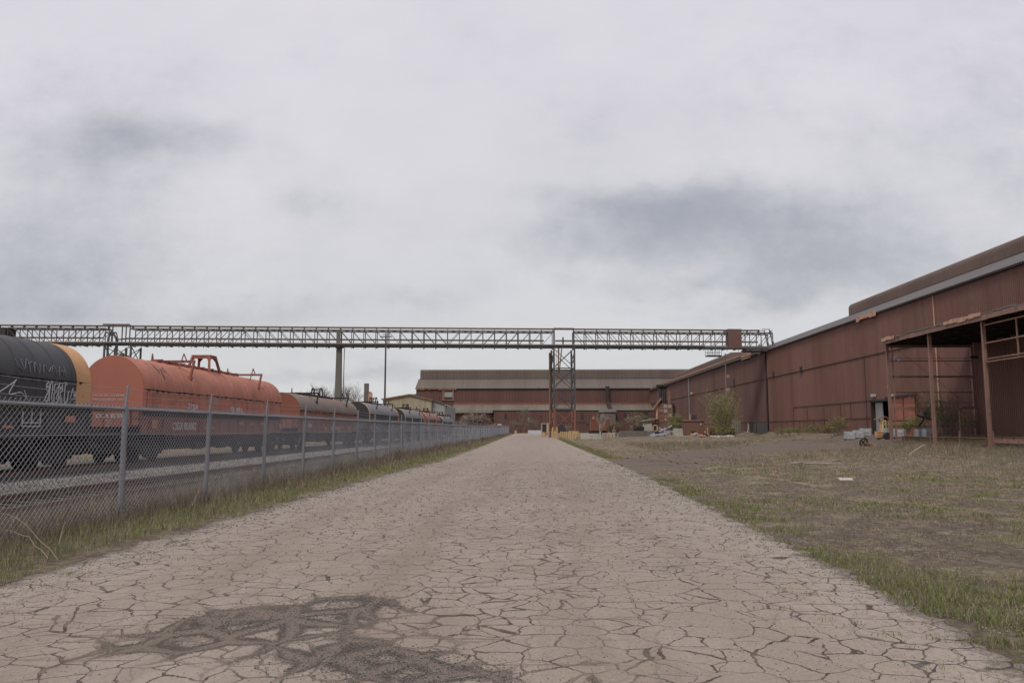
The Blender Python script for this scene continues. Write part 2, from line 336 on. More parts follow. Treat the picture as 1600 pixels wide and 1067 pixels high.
def road_mat():
    m, t, p, co = M('cracked_concrete')
    x, y, z = t.sep(co)
    w1 = t.vmath('SCALE', t.vmath('SUBTRACT', t.noise(co, 1.1, 3, .5, True), (.5, .5, .5)), .34)
    w2 = t.vmath('SCALE', t.vmath('SUBTRACT', t.noise(co, 7, 4, .6, True), (.5, .5, .5)), .10)
    w3 = t.vmath('SCALE', t.vmath('SUBTRACT', t.noise(co, 30, 3, .7, True), (.5, .5, .5)), .025)
    wc = t.vmath('ADD', t.vmath('ADD', t.vmath('ADD', co, w1), w2), w3)
    def flat(v, sx, sy): return t.scale(v, (sx, sy, 0))
    eA = t.vor(flat(wc, 1.0, .86), 1.95, rnd=.95); eB = t.vor(flat(wc, 1.05, 1.0), 3.1, rnd=.85)
    nlow = t.noise(co, .45, 4, .6); nmid = t.noise(co, 2.2, 4, .6); nf = t.noise(co, 18, 6, .75); nff = t.noise(co, 75, 4, .8)
    def ell(cx, cy, rx, ry):
        u = t.math('DIVIDE', t.math('SUBTRACT', x, cx), rx); v = t.math('DIVIDE', t.math('SUBTRACT', y, cy), ry)
        return t.math('EXPONENT', t.math('MULTIPLY', t.math('ADD', t.math('MULTIPLY', u, u), t.math('MULTIPLY', v, v)), -1))
    hole = t.math('ADD', ell(-2.4, 6.8, .62, .55), ell(-1.3, 5.72, .62, .34)); hole = t.math('ADD', hole, ell(-1.75, 7.5, .42, .4))
    hole = t.math('ADD', hole, t.math('MULTIPLY', ell(-.75, 5.45, .4, .2), .8)); hole = t.math('ADD', hole, t.math('MULTIPLY', ell(-1.7, 6.4, 1.2, 1.0), .40))
    hole = t.math('ADD', hole, t.math('ADD', t.math('MULTIPLY', ell(-2.9, 6.1, .5, .3), .7), t.math('MULTIPLY', ell(-.1, 5.35, .6, .16), .7)))
    hole = t.math('MULTIPLY', hole, t.math('ADD', .35, t.math('MULTIPLY', nmid, 1.3)))
    # crack widths
    lane = t.math('MULTIPLY', t.ss(x, -2.6, -1.4), t.ss(x, 1.5, .2))
    lane = t.math('MAXIMUM', t.math('MULTIPLY', lane, t.ss(nlow, .30, .44)), t.math('MULTIPLY', t.ss(nlow, .42, .52), .85))
    wA = t.math('MULTIPLY', t.ss(nmid, .40, .68), .015)
    wA = t.math('ADD', wA, t.math('ADD', .0038, t.math('MULTIPLY', t.ss(nf, .45, .75), .007)))
    wA = t.math('ADD', wA, t.math('MULTIPLY', t.ss(hole, .20, 1.0), .175))
    nff2 = t.noise(co, 42, 4, .8); eA = t.math('ADD', eA, t.math('MULTIPLY', t.math('MULTIPLY', t.math('SUBTRACT', t.math('ADD', t.math('MULTIPLY', nff2, .5), t.math('MULTIPLY', t.noise(co, 95, 3, .8), .5)), .5), t.ss(hole, .05, .3)), .75))
    cA = t.math('SUBTRACT', 1, t.ss(eA, t.math('MULTIPLY', wA, .55), t.math('MULTIPLY', wA, 1.35)))
    wB = t.math('MULTIPLY', lane, t.math('ADD', .010, t.math('MULTIPLY', t.ss(t.noise(co, 1.7, 3, .6), .4, .6), .020)))
    wB = t.math('ADD', t.math('MAXIMUM', wB, .0001), t.math('MULTIPLY', t.math('MULTIPLY', hole, lane), .02))
    cB = t.math('MULTIPLY', t.math('SUBTRACT', 1, t.ss(eB, t.math('MULTIPLY', wB, .5), t.math('MULTIPLY', wB, 1.4))), t.ss(lane, .1, .4))
    # straight transverse cracks across the slab
    _, wy2, _ = t.sep(t.vmath('ADD', co, t.vmath('SCALE', w1, .22)))
    fr = t.math('ABSOLUTE', t.math('SUBTRACT', t.math('FRACT', t.math('MULTIPLY', wy2, 1.5)), .5))
    seg = t.noise(t.scale(co, (.7, 1.1, 1)), 1.0, 2, .5)
    cT = t.math('MULTIPLY', t.math('SUBTRACT', 1, t.ss(fr, .006, .022)), t.math('MULTIPLY', t.ss(seg, .50, .56), .7))
    crack = t.math('MAXIMUM', t.math('MAXIMUM', t.math('MULTIPLY', cA, t.math('SUBTRACT', 1, t.math('MULTIPLY', t.ss(lane, .35, .5), .8))), t.math('MULTIPLY', cB, .9)), t.math('MULTIPLY', cT, .8))
    # wheel paths where blown dust fills the cracks
    wx = t.sep(t.vmath('ADD', co, t.vmath('SCALE', w1, 1.2)))[0]
    def band(c0_, w_): q = t.math('DIVIDE', t.math('SUBTRACT', wx, c0_), w_); return t.math('EXPONENT', t.math('MULTIPLY', t.math('MULTIPLY', q, q), -1))
    wp = t.math('ADD', t.math('ADD', band(.55, .42), band(-1.6, .40)), t.math('MULTIPLY', band(-3.6, .5), .7))
    wp = t.math('MULTIPLY', wp, t.ss(t.noise(t.scale(co, (1.5, .18, 1)), 1.0, 4, .6), .38, .60), clamp=True)
    crack = t.math('MULTIPLY', crack, t.math('SUBTRACT', 1, t.math('MULTIPLY', wp, .62)))
    crack = t.math('MULTIPLY', crack, t.math('ADD', .58, t.math('MULTIPLY', t.ss(t.noise(co, 4.2, 3, .6), .36, .58), .42)))
    crack = t.math('MAXIMUM', crack, t.math('MULTIPLY', cA, t.ss(hole, .15, .40)))
    # dirt that lies on the slab
    spot = t.math('ADD', ell(1.55, 9.7, .38, .22), t.math('MULTIPLY', ell(2.15, 9.5, .26, .15), .8)); spot = t.math('ADD', spot, t.math('MULTIPLY', ell(1.9, 12.3, .5, .4), .3))
    spot = t.math('ADD', spot, t.math('MULTIPLY', ell(2.3, 23, 1.6, 3.5), .55)); spot = t.math('ADD', spot, t.math('MULTIPLY', ell(.9, 19, .9, 3), .35))
    spot = t.math('ADD', spot, t.math('MULTIPLY', ell(2.9, 28.5, 1.4, 1.8), .8)); spot = t.math('ADD', spot, t.math('MULTIPLY', ell(-.9, 4.9, .5, .3), .5))
    spot = t.math('MULTIPLY', spot, t.ss(t.math('ADD', t.math('MULTIPLY', nf, .5), t.math('MULTIPLY', nmid, .5)), .40, .62))
    base = t.mix(t.ss(nlow, .3, .7), (.315, .255, .205), (.385, .322, .268))
    base = t.mix(t.math('MULTIPLY', t.ss(t.noise(t.scale(co, (1.3, .12, 1)), 1.0, 5, .65), .48, .66), .55), base, (.235, .178, .140))
    base = t.mix(t.math('MULTIPLY', wp, .75), base, (.255, .190, .148))
    edge = t.math('ADD', t.ss(x, 1.8, 3.4), t.ss(x, -4.0, -5.4), clamp=True)
    base = t.mix(t.math('MULTIPLY', edge, .45), base, (.47, .41, .355))
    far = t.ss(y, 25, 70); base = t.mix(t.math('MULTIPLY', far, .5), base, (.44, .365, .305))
    tone = t.vor(flat(wc, 1.0, .86), 1.95, 'F1', 1, rnd=.95)
    tn = t.sep(tone)[0]; base = t.mix(t.math('MULTIPLY', tn, .25), base, (.255, .205, .175))
    base = t.mix(t.math('MULTIPLY', t.ss(nf, .35, .75), .30), base, (.205, .163, .138))
    base = t.mix(t.math('MULTIPLY', t.ss(nff, .55, .75), .35), base, (.15, .122, .105))
    speck = t.vor(co, 9, 'F1', 0); base = t.mix(t.math('MULTIPLY', t.ss(speck, .10, .05), .7), base, (.07, .06, .055))
    # worn white scratches
    sc = t.noise(t.scale(co, (1.2, 26, 1)), 1.0, 4, .7); base = t.mix(t.math('MULTIPLY', t.math('MULTIPLY', t.ss(sc, .64, .70), t.ss(nmid, .5, .62)), .55), base, (.48, .455, .43))
    soil = t.mix(t.ss(nff, .35, .7), (.125, .099, .080), (.26, .215, .180)); soil = t.mix(t.ss(t.vor(co, 40, 'F1', 0), .25, .1), soil, (.32, .29, .27))
    c = t.mix(t.math('MULTIPLY', spot, .75), base, (.12, .095, .08))
    ed = t.new('ShaderNodeAttribute', attribute_name='edge').outputs[2]
    en_ = t.math('ADD', t.math('MULTIPLY', nmid, .55), t.math('MULTIPLY', nf, .45))
    em = t.ss(t.math('SUBTRACT', t.math('ADD', ed, t.math('MULTIPLY', t.math('SUBTRACT', en_, .5), -1.6)), .12), .12, -.06)
    c = t.mix(em, c, soil)
    dust = t.math('MULTIPLY', t.ss(ed, 1.6, .2), t.ss(nf, .45, .65)); c = t.mix(t.math('MULTIPLY', dust, .45), c, (.17, .135, .112))
    agg = t.vor(co, 55, 'F1', 1); c = t.mix(.16, c, t.mix(t.sep(agg)[1], (.12, .10, .09), (.50, .46, .42)))
    c = t.mix(crack, c, t.mix(t.ss(hole, .12, .4), (.058, .044, .036), soil))
    t.put(p, 'Base Color', c); p.inputs['Roughness'].default_value = .9; p.inputs['Specular IOR Level'].default_value = .2
    h = t.math('ADD', t.math('MULTIPLY', crack, -1), t.math('MULTIPLY', nf, .22)); h = t.math('ADD', h, t.math('MULTIPLY', nff, .12))
    bump(t, p, h, .022); return m
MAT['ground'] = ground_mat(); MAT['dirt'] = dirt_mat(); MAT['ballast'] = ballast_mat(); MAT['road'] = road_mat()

LY = [-6, 8, 31, 40, 54, 107, 160, 200, 235]; LXv = [-5.6, -5.6, -5.4, -4.95, -5.1, -5.8, -6.4, -7.2, -9]
RY = [-6, 5, 10, 30, 60, 76, 110, 155, 180, 235]; RXv = [3.3, 3.3, 3.5, 3.8, 3.7, 3.6, 3.4, 3.0, 2.0, 1.0]
def en(y, k): return .20*noise.noise(Vector((k, y*.9, 0)))+.10*noise.noise(Vector((k+5, y*3.1, 0)))+.08*noise.noise(Vector((k, y*6, 2)))
def roadL(y): return float(np.interp(y, LY, LXv))+en(y, 3)
def roadR(y): return float(np.interp(y, RY, RXv))+en(y, 9)
def grid_sheet(name, xs, ys, zf, mat):
    X, Y = np.meshgrid(xs, ys); Z = zf(X, Y); v = np.stack([X, Y, Z], -1).reshape(-1, 3)
    nx, ny = len(xs), len(ys); i = np.arange(nx-1)[None, :]+np.arange(ny-1)[:, None]*nx
    f = np.stack([i, i+1, i+1+nx, i+nx], -1).reshape(-1)
    o = fastmesh(name, v, f, 4, mat); o.data.shade_smooth(); return o
def zground(X, Y):
    hump = S((np.abs(X+1)-6.2)/3)*S((np.abs(X+17.5)-11)/2+ (X > -10))
    right = S((X-4.6)/2)
    left = S((-26-X)/5)
    amp = np.maximum(right, left)*S((160-Y)/60)
    return G(X, Y)+amp*rough(X, Y)-.03
xs = np.unique(np.concatenate([np.linspace(-1500, -100, 12), np.linspace(-100, -30, 30), np.linspace(-30, 50, 230), np.linspace(50, 120, 25), np.linspace(120, 1500, 12)]))
ys = np.unique(np.concatenate([np.linspace(-60, 0, 10), np.linspace(0, 90, 230), np.linspace(90, 320, 120), np.linspace(320, 2500, 18)]))
tag(grid_sheet('ground', xs, ys, zground, MAT['ground']), kind='structure')
def strip(name, fl, fr, y0, y1, step, z, mat, nx=9, skirt=True):
    mb = MB(); yy = np.arange(y0, y1, step); rows = []
    for y in yy:
        a, b = fl(y), fr(y); xs_ = np.linspace(a, b, nx); zz = G(xs_, y)+z
        rows.append(len(mb.v)); mb.v.append((a-.02, y, zz[0]-.06))
        for x_, z_ in zip(xs_, zz): mb.v.append((float(x_), float(y), float(z_)))
        mb.v.append((b+.02, y, zz[-1]-.06))
    for r in range(len(yy)-1):
        for k in range(nx+1):
            a = rows[r]+k; b = rows[r+1]+k; mb.f.append((a, a+1, b+1, b))
    return mb.build(name, mat, smooth=True)
rd = tag(strip('road', roadL, roadR, -6, 235, .12, .0, MAT['road'], nx=15), kind='structure')
at_ = rd.data.attributes.new('edge', 'FLOAT', 'POINT'); cv = np.zeros(len(rd.data.vertices)*3, np.float32); rd.data.vertices.foreach_get('co', cv); cv = cv.reshape(-1, 17, 3)
at_.data.foreach_set('value', np.minimum(cv[:, :, 0]-cv[:, :1, 0], cv[:, -1:, 0]-cv[:, :, 0]).ravel())
# dirt track that leaves the road to the right and runs on to the sheds
def catmull(P, n=24):
    out = []; P = [tuple(2*np.array(P[0])-np.array(P[1]))]+list(P)+[tuple(2*np.array(P[-1])-np.array(P[-2]))]
    for i in range(1, len(P)-2):
        for k in range(n):
            u = k/n; a, b, c, d = [np.array(P[i+j-1], float) for j in range(4)]
            out.append(.5*((2*b)+(-a+c)*u+(2*a-5*b+4*c-d)*u*u+(-a+3*b-3*c+d)*u**3))
    out.append(np.array(P[-2], float)); return out
low = catmull([(3.3, 27.5), (4.5, 30), (6.6, 33.5), (10, 43), (15.5, 53), (23, 60), (31, 70), (38, 84), (41.5, 90)])
up = catmull([(3.3, 41), (4.8, 45), (8, 54), (14, 66), (20, 79), (27, 92), (33, 103), (38, 108), (41.5, 112)])
mb = MB(); rows = []
for i, (a, b) in enumerate(zip(low, up)):
    j = .5*noise.noise(Vector((i*.5, 0, 0)))+.25*noise.noise(Vector((i*1.7, 3, 0))); k2 = .6*noise.noise(Vector((i*.5, 7, 0)))
    rows.append(len(mb.v))
    for s_ in np.linspace(0, 1, 14):
        q = a*(1-s_)+b*s_+np.array((j*(1-s_)+k2*s_, 0)); zz = float(zground(np.array(q[0]), np.array(q[1])))
        mb.v.append((q[0], q[1], zz+((.012+.06*float(S((q[0]-4.0)/1.5))) if 0 < s_ < 1 else -.05)))
for r in range(len(rows)-1):
    for k in range(13): a = rows[r]+k; b = rows[r+1]+k; mb.f.append((a, a+1, b+1, b))
tag(mb.build('dirt_track', MAT['dirt'], smooth=True), kind='structure')
# ballast beds
def bed(name, prof, y0, y1):
    mb = MB(); ys_ = np.arange(y0, y1, 1.0); n = len(prof)
    for y in ys_:
        for (x_, z_) in prof:
            mb.v.append((x_+.12*noise.noise(Vector((x_, y*.8, 0))), y, z_+.03*noise.noise(Vector((x_*2, y*1.3, 5)))))
    for r in range(len(ys_)-1):
        for k in range(n-1): a = r*n+k; mb.f.append((a, a+1, a+1+n, a+n))
    return tag(mb.build(name, MAT['ballast'], smooth=True), kind='structure')
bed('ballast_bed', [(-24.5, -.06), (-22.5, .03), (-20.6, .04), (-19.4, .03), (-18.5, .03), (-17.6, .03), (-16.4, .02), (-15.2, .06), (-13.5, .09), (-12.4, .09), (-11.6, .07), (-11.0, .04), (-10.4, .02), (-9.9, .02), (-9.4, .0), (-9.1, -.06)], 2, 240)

# ------------------------------------------------------------------ railway tracks
def track(xn, xf, zn, zf, label, y0, y1, ntie):
    tr = thing('railway_track', ((xn+xf)/2, y0, 0), label, 'railway track')
    ox, oy = (xn+xf)/2, y0
    for x_, z_ in ((xn, zn), (xf, zf)):
        mb = MB()
        for (w, a, b) in ((.07, -.04, 0), (.018, -.13, -.04), (.14, -.15, -.13)): mb.box(x_-ox-w/2, x_-ox+w/2, 0, y1-y0, z_+a, z_+b)
        mb.build('rail', MAT['railtop'], tr)
    tb = MB().box(-1.25, 1.25, -.11, .11, -.09, .09); first = None
    rest = MB(); k = 0; y = y0+.3
    ang = math.atan2(zn-zf, xn-xf)
    while y < y1:
        z_ = (zn+zf)/2-.24+random.uniform(-.01, .01)
        if k < ntie:
            if first is None: o = first = tb.build('sleeper', MAT['tie'], tr)
            else: o = first.copy(); C.objects.link(o); o.parent = tr
            o.location = (random.uniform(-.05, .05), y-oy, z_); o.rotation_euler = (0, -ang, random.uniform(-.03, .03))
        else: rest.box(-1.25, 1.25, y-oy-.11, y-oy+.11, z_-.09, z_+.09)
        k += 1; y += .56
    tag(rest.build('sleeper', MAT['tie'], tr), kind='stuff')
track(-9.7, -11.15, .17, .25, 'empty rusty railway track with weeds just behind the chain link fence', 3, 236, 80)
track(-17.8, -19.24, .17, .17, 'railway track beneath the parked row of coil cars', 8, 236, 80)

# ------------------------------------------------------------------ chain link fence
FX = -7.6; FS = 3.78; FY0 = 14.48
def fence():
    fn = thing('chain_link_fence', (FX, 14.48, 0), 'galvanised chain link fence with barbed wire top between the road and the railway', 'fence')
    ox, oy = FX, 14.48; first = None
    ends = [FY0+FS*k for k in range(-3, 53)]
    for i, y in enumerate(ends):
        z0 = gz(FX, y)
        if first is None:
            mb = MB().tube([(0, 0, -.1), (0, 0, 1.95)], .05, 10).tube([(0, 0, 1.95), (0, 0, 2.0)], .06, 10).tube([(0, 0, 2.0), (.03, 0, 2.42)], .034, 6, .022)
            for q in (.35, .8, 1.25, 1.7): mb.tube([(0, 0, q), (0, 0, q+.02)], .055, 10)
            o = first = mb.build('post', MAT['galv'], fn, smooth=True)
        else: o = first.copy(); C.objects.link(o); o.parent = fn
        o.location = (random.uniform(-.02, .02), y-oy, z0); o.rotation_euler = (random.uniform(-.018, .018), random.uniform(-.02, .02), 0)
    y0, y1 = ends[0], ends[-1]
    def line(z, r, name, wob=.0, n=5, mat='galv'):
        pts = []
        for y in np.arange(y0, y1, FS/4 if wob else FS/2):
            ph = (y-FY0)/FS % 1; sag = -wob*4*ph*(1-ph)
            pts.append((random.uniform(-.004, .004), y-oy, z+gz(FX, y)+sag+random.uniform(-1, 1)*wob*.3))
        MB().tube(pts, r, n).build(name, MAT[mat], fn, smooth=True)
    line(1.98, .031, 'top_rail', n=8); line(1.52, .006, 'tension_wire', .01, 4); line(.12, .004, 'tension_wire', .01, 4)
    for z in (2.12, 2.25, 2.37): line(z, .0035, 'barbed_wire', .03, 4, 'wire')
    # woven wires: crossing diagonals that wobble together
    V = []; F = []
    def ch(y, z): return .016*np.sin(y*1.7+z*1.1)+.012*np.sin(y*.6-z*2.3)
    base = 0
    for (ya, yb, pit, r, ns) in ((3.2, 24, .118, .0050, 14), (24, 60, .118, .0048, 7), (60, 212, .13, .0050, 4)):
        starts = np.arange(ya, yb, pit)
        for sgn in (1, -1):
            st = starts if sgn > 0 else starts+2.03*1.12
            zz = np.linspace(.04, 2.07, ns+1)
            A = st[:, None]+sgn*1.12*(zz[None, :]-.04)
            ok = A > 0
            zg = G(FX, A)
            Z = zz[None, :]+zg; Yv = A
            Xv = ch(A, zz[None, :])+sgn*.003
            # three-sided wires
            P = np.stack([Xv, Yv-oy, Z], -1)
            offs = np.array([(r, 0, 0), (-r*.5, r*.8*.7, -sgn*r*.8*.7), (-r*.5, -r*.8*.7, sgn*r*.8*.7)])
            Q = P[:, :, None, :]+offs[None, None, :, :]
            n, m = A.shape; idx = base+np.arange(n*m*3).reshape(n, m, 3)
            for i in range(m-1):
                k = ok[:, i] & ok[:, i+1]
                for j in range(3):
                    a = idx[k, i, j]; b = idx[k, i, (j+1) % 3]; c = idx[k, i+1, (j+1) % 3]; d = idx[k, i+1, j]
                    F.append(np.stack([a, b, c, d], -1).reshape(-1))
            V.append(Q.reshape(-1, 3)); base += n*m*3
    fastmesh('chain_link', np.concatenate(V), np.concatenate(F), 4, MAT['wire'], parent=fn)
fence()
# ================================================================== THE COIL CARS
TX, RT = -18.5, .17
def text_mesh(body, size, name, mat, parent, loc, rot, sx=1.0, ext=.003, bold=.0):
    cu = bpy.data.curves.new('t', 'FONT'); cu.body = body; cu.size = size; cu.extrude = ext; cu.align_x = 'LEFT'; cu.offset = bold; cu.resolution_u = 3
    o = bpy.data.objects.new('t', cu); C.objects.link(o)
    me = bpy.data.meshes.new_from_object(o.evaluated_get(bpy.context.evaluated_depsgraph_get()))
    bpy.data.objects.remove(o); bpy.data.curves.remove(cu); me.materials.clear(); me.materials.append(mat)
    q = bpy.data.objects.new(name, me); C.objects.link(q); q.parent = parent; q.location = loc; q.rotation_euler = rot; q.scale = (sx, 1, 1)
    return q
SIDE = (R(90), 0, R(90)); FRONT = (R(90), 0, 0)
class Car:
    def __init__(s, y0, y1, h, label, hood, end, sill, style, band=None, nband=2, text=None, ribs=1.05, skirt=None):
        s.L = y1-y0; s.h = h; s.sp = h-1.49 if h > 4.4 else h-1.27; s.b = h-s.sp; s.low = s.sp-.85; s.w = 1.4; L2 = s.L/2
        s.o = thing('coil_car', (TX, (y0+y1)/2, RT), label, 'railway car', 'coil cars standing in a row behind the fence')
        o = s.o
        # hood: barrel top over straight skirts, with raised seam bands
        prof = s.prof(); n = len(prof); mb = MB(); ys = [-L2]; y = -L2+.9; bands = []
        while y < L2-.5: bands.append(y); y += ribs
        st = [(-L2, 0), (-L2+.03, .012)]
        for bnd in bands: st += [(bnd-.05, .0), (bnd-.03, .022), (bnd+.03, .022), (bnd+.05, .0)]
        st += [(L2-.03, .012), (L2, 0)]
        for (yy, e) in st:
            for (x, z, nx, nz) in prof: mb.v.append((x+nx*e, yy, z+nz*e))
        for r in range(len(st)-1):
            for k in range(2, n-3): a = r*n+k; mb.f.append((a, a+n, a+n+1, a+1))
        sk = MB(); sk.v = list(mb.v)
        for r in range(len(st)-1):
            for k in (0, 1, n-3, n-2): a = r*n+k; sk.f.append((a, a+n, a+n+1, a+1))
        mb.build('hood', MAT[hood], o, smooth=True); sk.build('skirt', MAT[skirt or hood], o, smooth=True)
        for sg, nm in ((-1, 'hood_end'), (1, 'hood_end')):
            MB().prism([(x*.995, sg*(L2+.005), z-.004) for x, z, _, _ in prof], (0, -sg*.03, 0)).build(nm, MAT[end], o)
        if band:
            for sg in ((-1, 1) if nband == 2 else (1,)):
                mb = MB(); ya, yb = (L2-.9, L2+.03) if (sg > 0) else (-L2-.03, -L2+(.35 if nband == 2 else .9))
                if nband == 2 and sg > 0: ya = L2-.4
                for yy in (ya, yb):
                    for (x, z, nx, nz) in prof: mb.v.append((x+nx*.028, yy, z+nz*.028))
                for yy in (ya, yb):
                    for (x, z, nx, nz) in prof: mb.v.append((x+nx*.004, yy, z+nz*.004))
                for k in range(n-1):
                    mb.f += [(k, k+n, k+n+1, k+1), (k+2*n, k+2*n+1, k+3*n+1, k+3*n), (k, k+1, k+1+2*n, k+2*n), (k+n, k+3*n, k+3*n+1, k+n+1)]
                mb.build('end_band', MAT[band], o, smooth=True)
        # ragged drip strip and clamps along the spring line
        for sx in (1, -1):
            mb = MB(); pts = []; y = -L2+.1
            while y < L2-.1: pts.append((sx*(s.w+.015), y, s.sp+.03*noise.noise(Vector((y*1.3, s.h, sx)))+.02)); y += .35
            mb.tube(pts, .018, 4); y = -L2+.4
            while y < L2-.2:
                zz = s.sp+random.uniform(-.03, .02); mb.box(sx*s.w-.01, sx*s.w+.06, y-.05, y+.05, zz-.05, zz+.04)
                mb.bar((sx*(s.w+.02), y+.06, zz), (sx*(s.w+.05), y+.16, zz+.03), .03); y += random.choice((.55, .8, 1.1))
            mb.build('clamp_row', MAT['under'], o)
        # skirt joints
        mb = MB(); y = -L2+.28
        for y in (-L2+.3, -L2+s.L*.38, -L2+s.L*.66, L2-.3): mb.box(s.w, s.w+.02, y-.02, y+.02, s.low, s.sp-.04)
        mb.build('skirt_joint', MAT['under' if 'black' in hood or 'grey' in hood else 'coral_sill'], o)
        # underframe: side sill, centre well, bolsters, end platforms
        mb = MB()
        for sx in (1, -1):
            mb.box(sx*1.36, sx*1.44, -L2-.1, L2+.1, 1.22, 1.93) if sx > 0 else mb.box(-1.44, -1.36, -L2-.1, L2+.1, 1.22, 1.93)
            a, b = sorted((sx*1.2, sx*1.52)); mb.box(a, b, -L2-.1, L2+.1, 1.93, 1.99)
            mb.box(a, b, -L2+2.6, L2-2.6, 1.14, 1.22)
            y = -L2+.5
            while y < L2: mb.box(min(sx*1.44, sx*1.50), max(sx*1.44, sx*1.50), y-.03, y+.03, 1.22, 1.93); y += 1.3
        mb.build('side_sill', MAT[sill], o)
        mb = MB(); w0 = L2-3.3
        mb.prism([(x, -w0, z) for x, z in ((-1.3, 1.9), (-1.3, .95), (-.9, .5), (.9, .5), (1.3, .95), (1.3, 1.9))], (0, 2*w0, 0))
        mb.box(-.35, .35, -L2-1.3, L2+1.3, .95, 1.5); mb.box(-1.35, 1.35, -L2, L2, 1.5, s.low-.02 if s.low > 1.55 else 1.9)
        for sg in (-1, 1):
            a, b = sorted((sg*(L2+.1), sg*(L2+1.35))); mb.box(-1.4, 1.4, a, b, 1.12, 1.30)
            mb.tube([(0, sg*(L2+1.3), .9), (0, sg*(L2+1.95), .9)], .1, 8); mb.box(-.17, .17, min(sg*(L2+1.9), sg*(L2+2.1)), max(sg*(L2+1.9), sg*(L2+2.1)), .74, 1.06)
            mb.tube([(.5, sg*(L2+1.3), 1.0), (.42, sg*(L2+1.6), .62), (.2, sg*(L2+2.0), .5)], .03, 5)
        for y in (-w0*.5, 0, w0*.4): mb.tube([(1.1, y-.5, .62), (1.1, y+.5, .62)], .18, 10)
        mb.box(-1.2, 1.2, -w0-.4, -w0, .8, 1.5); mb.box(-1.2, 1.2, w0, w0+.4, .8, 1.5)
        mb.build('underframe', MAT['under'], o)
        mb = MB()
        for sg in (-1, 1):
            a, b = sorted((sg*(L2+.12), sg*(L2+.2))); MB().box(-1.42, 1.42, a, b, 1.55, s.low+.02).build('end_sill', MAT[sill], o)
        for sg in (-1, 1):
            mb = MB(); mb.box(-1.3, 1.3, min(sg*(L2+.3), sg*(L2+1.2)), max(sg*(L2+.3), sg*(L2+1.2)), 1.0, 1.12)
            for x in (-1.38, 1.38):
                for zz in (.9, 1.25, 1.6, 1.95, 2.3): mb.bar((x, sg*(L2+.25), zz), (x*.72, sg*(L2+.25), zz), .025)
                mb.bar((x, sg*(L2+.25), .8), (x, sg*(L2+.25), 2.4), .03); mb.bar((x*.72, sg*(L2+.25), .8), (x*.72, sg*(L2+.25), 2.4), .03)
            mb.tube([(-1.3, sg*(L2+1.3), 1.2), (-1.3, sg*(L2+1.3), 2.2), (1.3, sg*(L2+1.3), 2.2), (1.3, sg*(L2+1.3), 1.2)], .02, 5)
            mb.build('ladder', MAT['under'], o)
            mb = MB(); a, b = sorted((sg*(L2-.4), sg*(L2+1.1))); mb.prism([(-1.1, a, .95), (-1.1, a, .55), (-.3, a, .42), (.6, a, .45), (1.15, a, .6), (1.15, a, .95)], (0, b-a, 0))
            mb.tube([(1.2, sg*(L2+.2), .75), (1.2, sg*(L2+1.0), .75)], .17, 8); mb.tube([(1.25, sg*(L2+.6), 1.0), (1.3, sg*(L2+.7), .45), (1.25, sg*(L2+.9), .4)], .03, 5)
            mb.build('brake_gear', MAT['under'], o)
        # bogies
        for sg in (-1, 1):
            yc = sg*(L2-1.5); mb = MB()
            for x in (-1.02, 1.02):
                mb.prism([(x-.06, yc+q, z) for q, z in ((-1.15, .36), (-1.15, .56), (-.6, .78), (.6, .78), (1.15, .56), (1.15, .36), (.55, .32), (.4, .18), (-.4, .18), (-.55, .32))], (.12, 0, 0))
                for q in (-.22, 0, .22): mb.tube([(x, yc+q, .25), (x, yc+q, .62)], .085, 8)
                for q in (-.875, .875): mb.tube([(x-.1, yc+q, .46), (x+.12, yc+q, .46)], .12, 10)
            mb.box(-1.1, 1.1, yc-.25, yc+.25, .55, 1.22)
            bg = mb.build('bogie', MAT['under'], o)
            for q in (-.875, .875):
                m2 = MB()
                for x in (-.78, .66): m2.tube([(x, yc+q, .42), (x+.12, yc+q, .42)], .42, 24); m2.tube([(x+(-.03 if x < 0 else .12), yc+q, .42), (x+(0 if x < 0 else .15), yc+q, .42)], .46, 24)
                m2.tube([(-.7, yc+q, .42), (.7, yc+q, .42)], .08, 8); m2.build('wheelset', MAT['under'], bg)
        # roof gear
        gear = {'coral': 'coral_sill'}.get(hood, 'under'); top = s.h
        if style == 'none': return
        mb = MB(); yb1, yb2 = -L2+s.L*.27, -L2+s.L*.79
        mb.prism([(-.12, -L2+s.L*.20, top-.02), (.12, -L2+s.L*.20, top-.02), (.12, -L2+s.L*.20, top+.16), (-.12, -L2+s.L*.20, top+.16)], (0, s.L*.56, 0))
        for q in np.linspace(-L2+s.L*.22, -L2+s.L*.74, 9): mb.box(-.2, .2, q-.04, q+.04, top-.02, top+.19)
        mb.build('roof_beam', MAT[gear], o)
        for yb in (yb1, yb2):
            m2 = MB(); m2.box(-1.38, 1.38, yb-.06, yb+.06, top+.1, top+.22)
            for sx in (-1, 1):
                zt = s.sp+s.b*math.sqrt(max(0, 1-(1.18/s.w)**2))
                m2.bar((sx*1.33, yb, top+.16), (sx*1.2, yb-.05, zt), .09, .12); m2.box(sx*1.2-.09, sx*1.2+.09, yb-.15, yb+.06, zt-.06, zt+.06)
                zm = s.sp+s.b*math.sqrt(1-(.75/s.w)**2)
                m2.tube([(sx*.72, yb-.32, zm-.02), (sx*.8, yb, top+.55), (sx*.86, yb+.25, top+.18)], .035, 6)
            m2.build('lifting_bracket', MAT[gear], o)
        yc = 0
        m2 = MB()
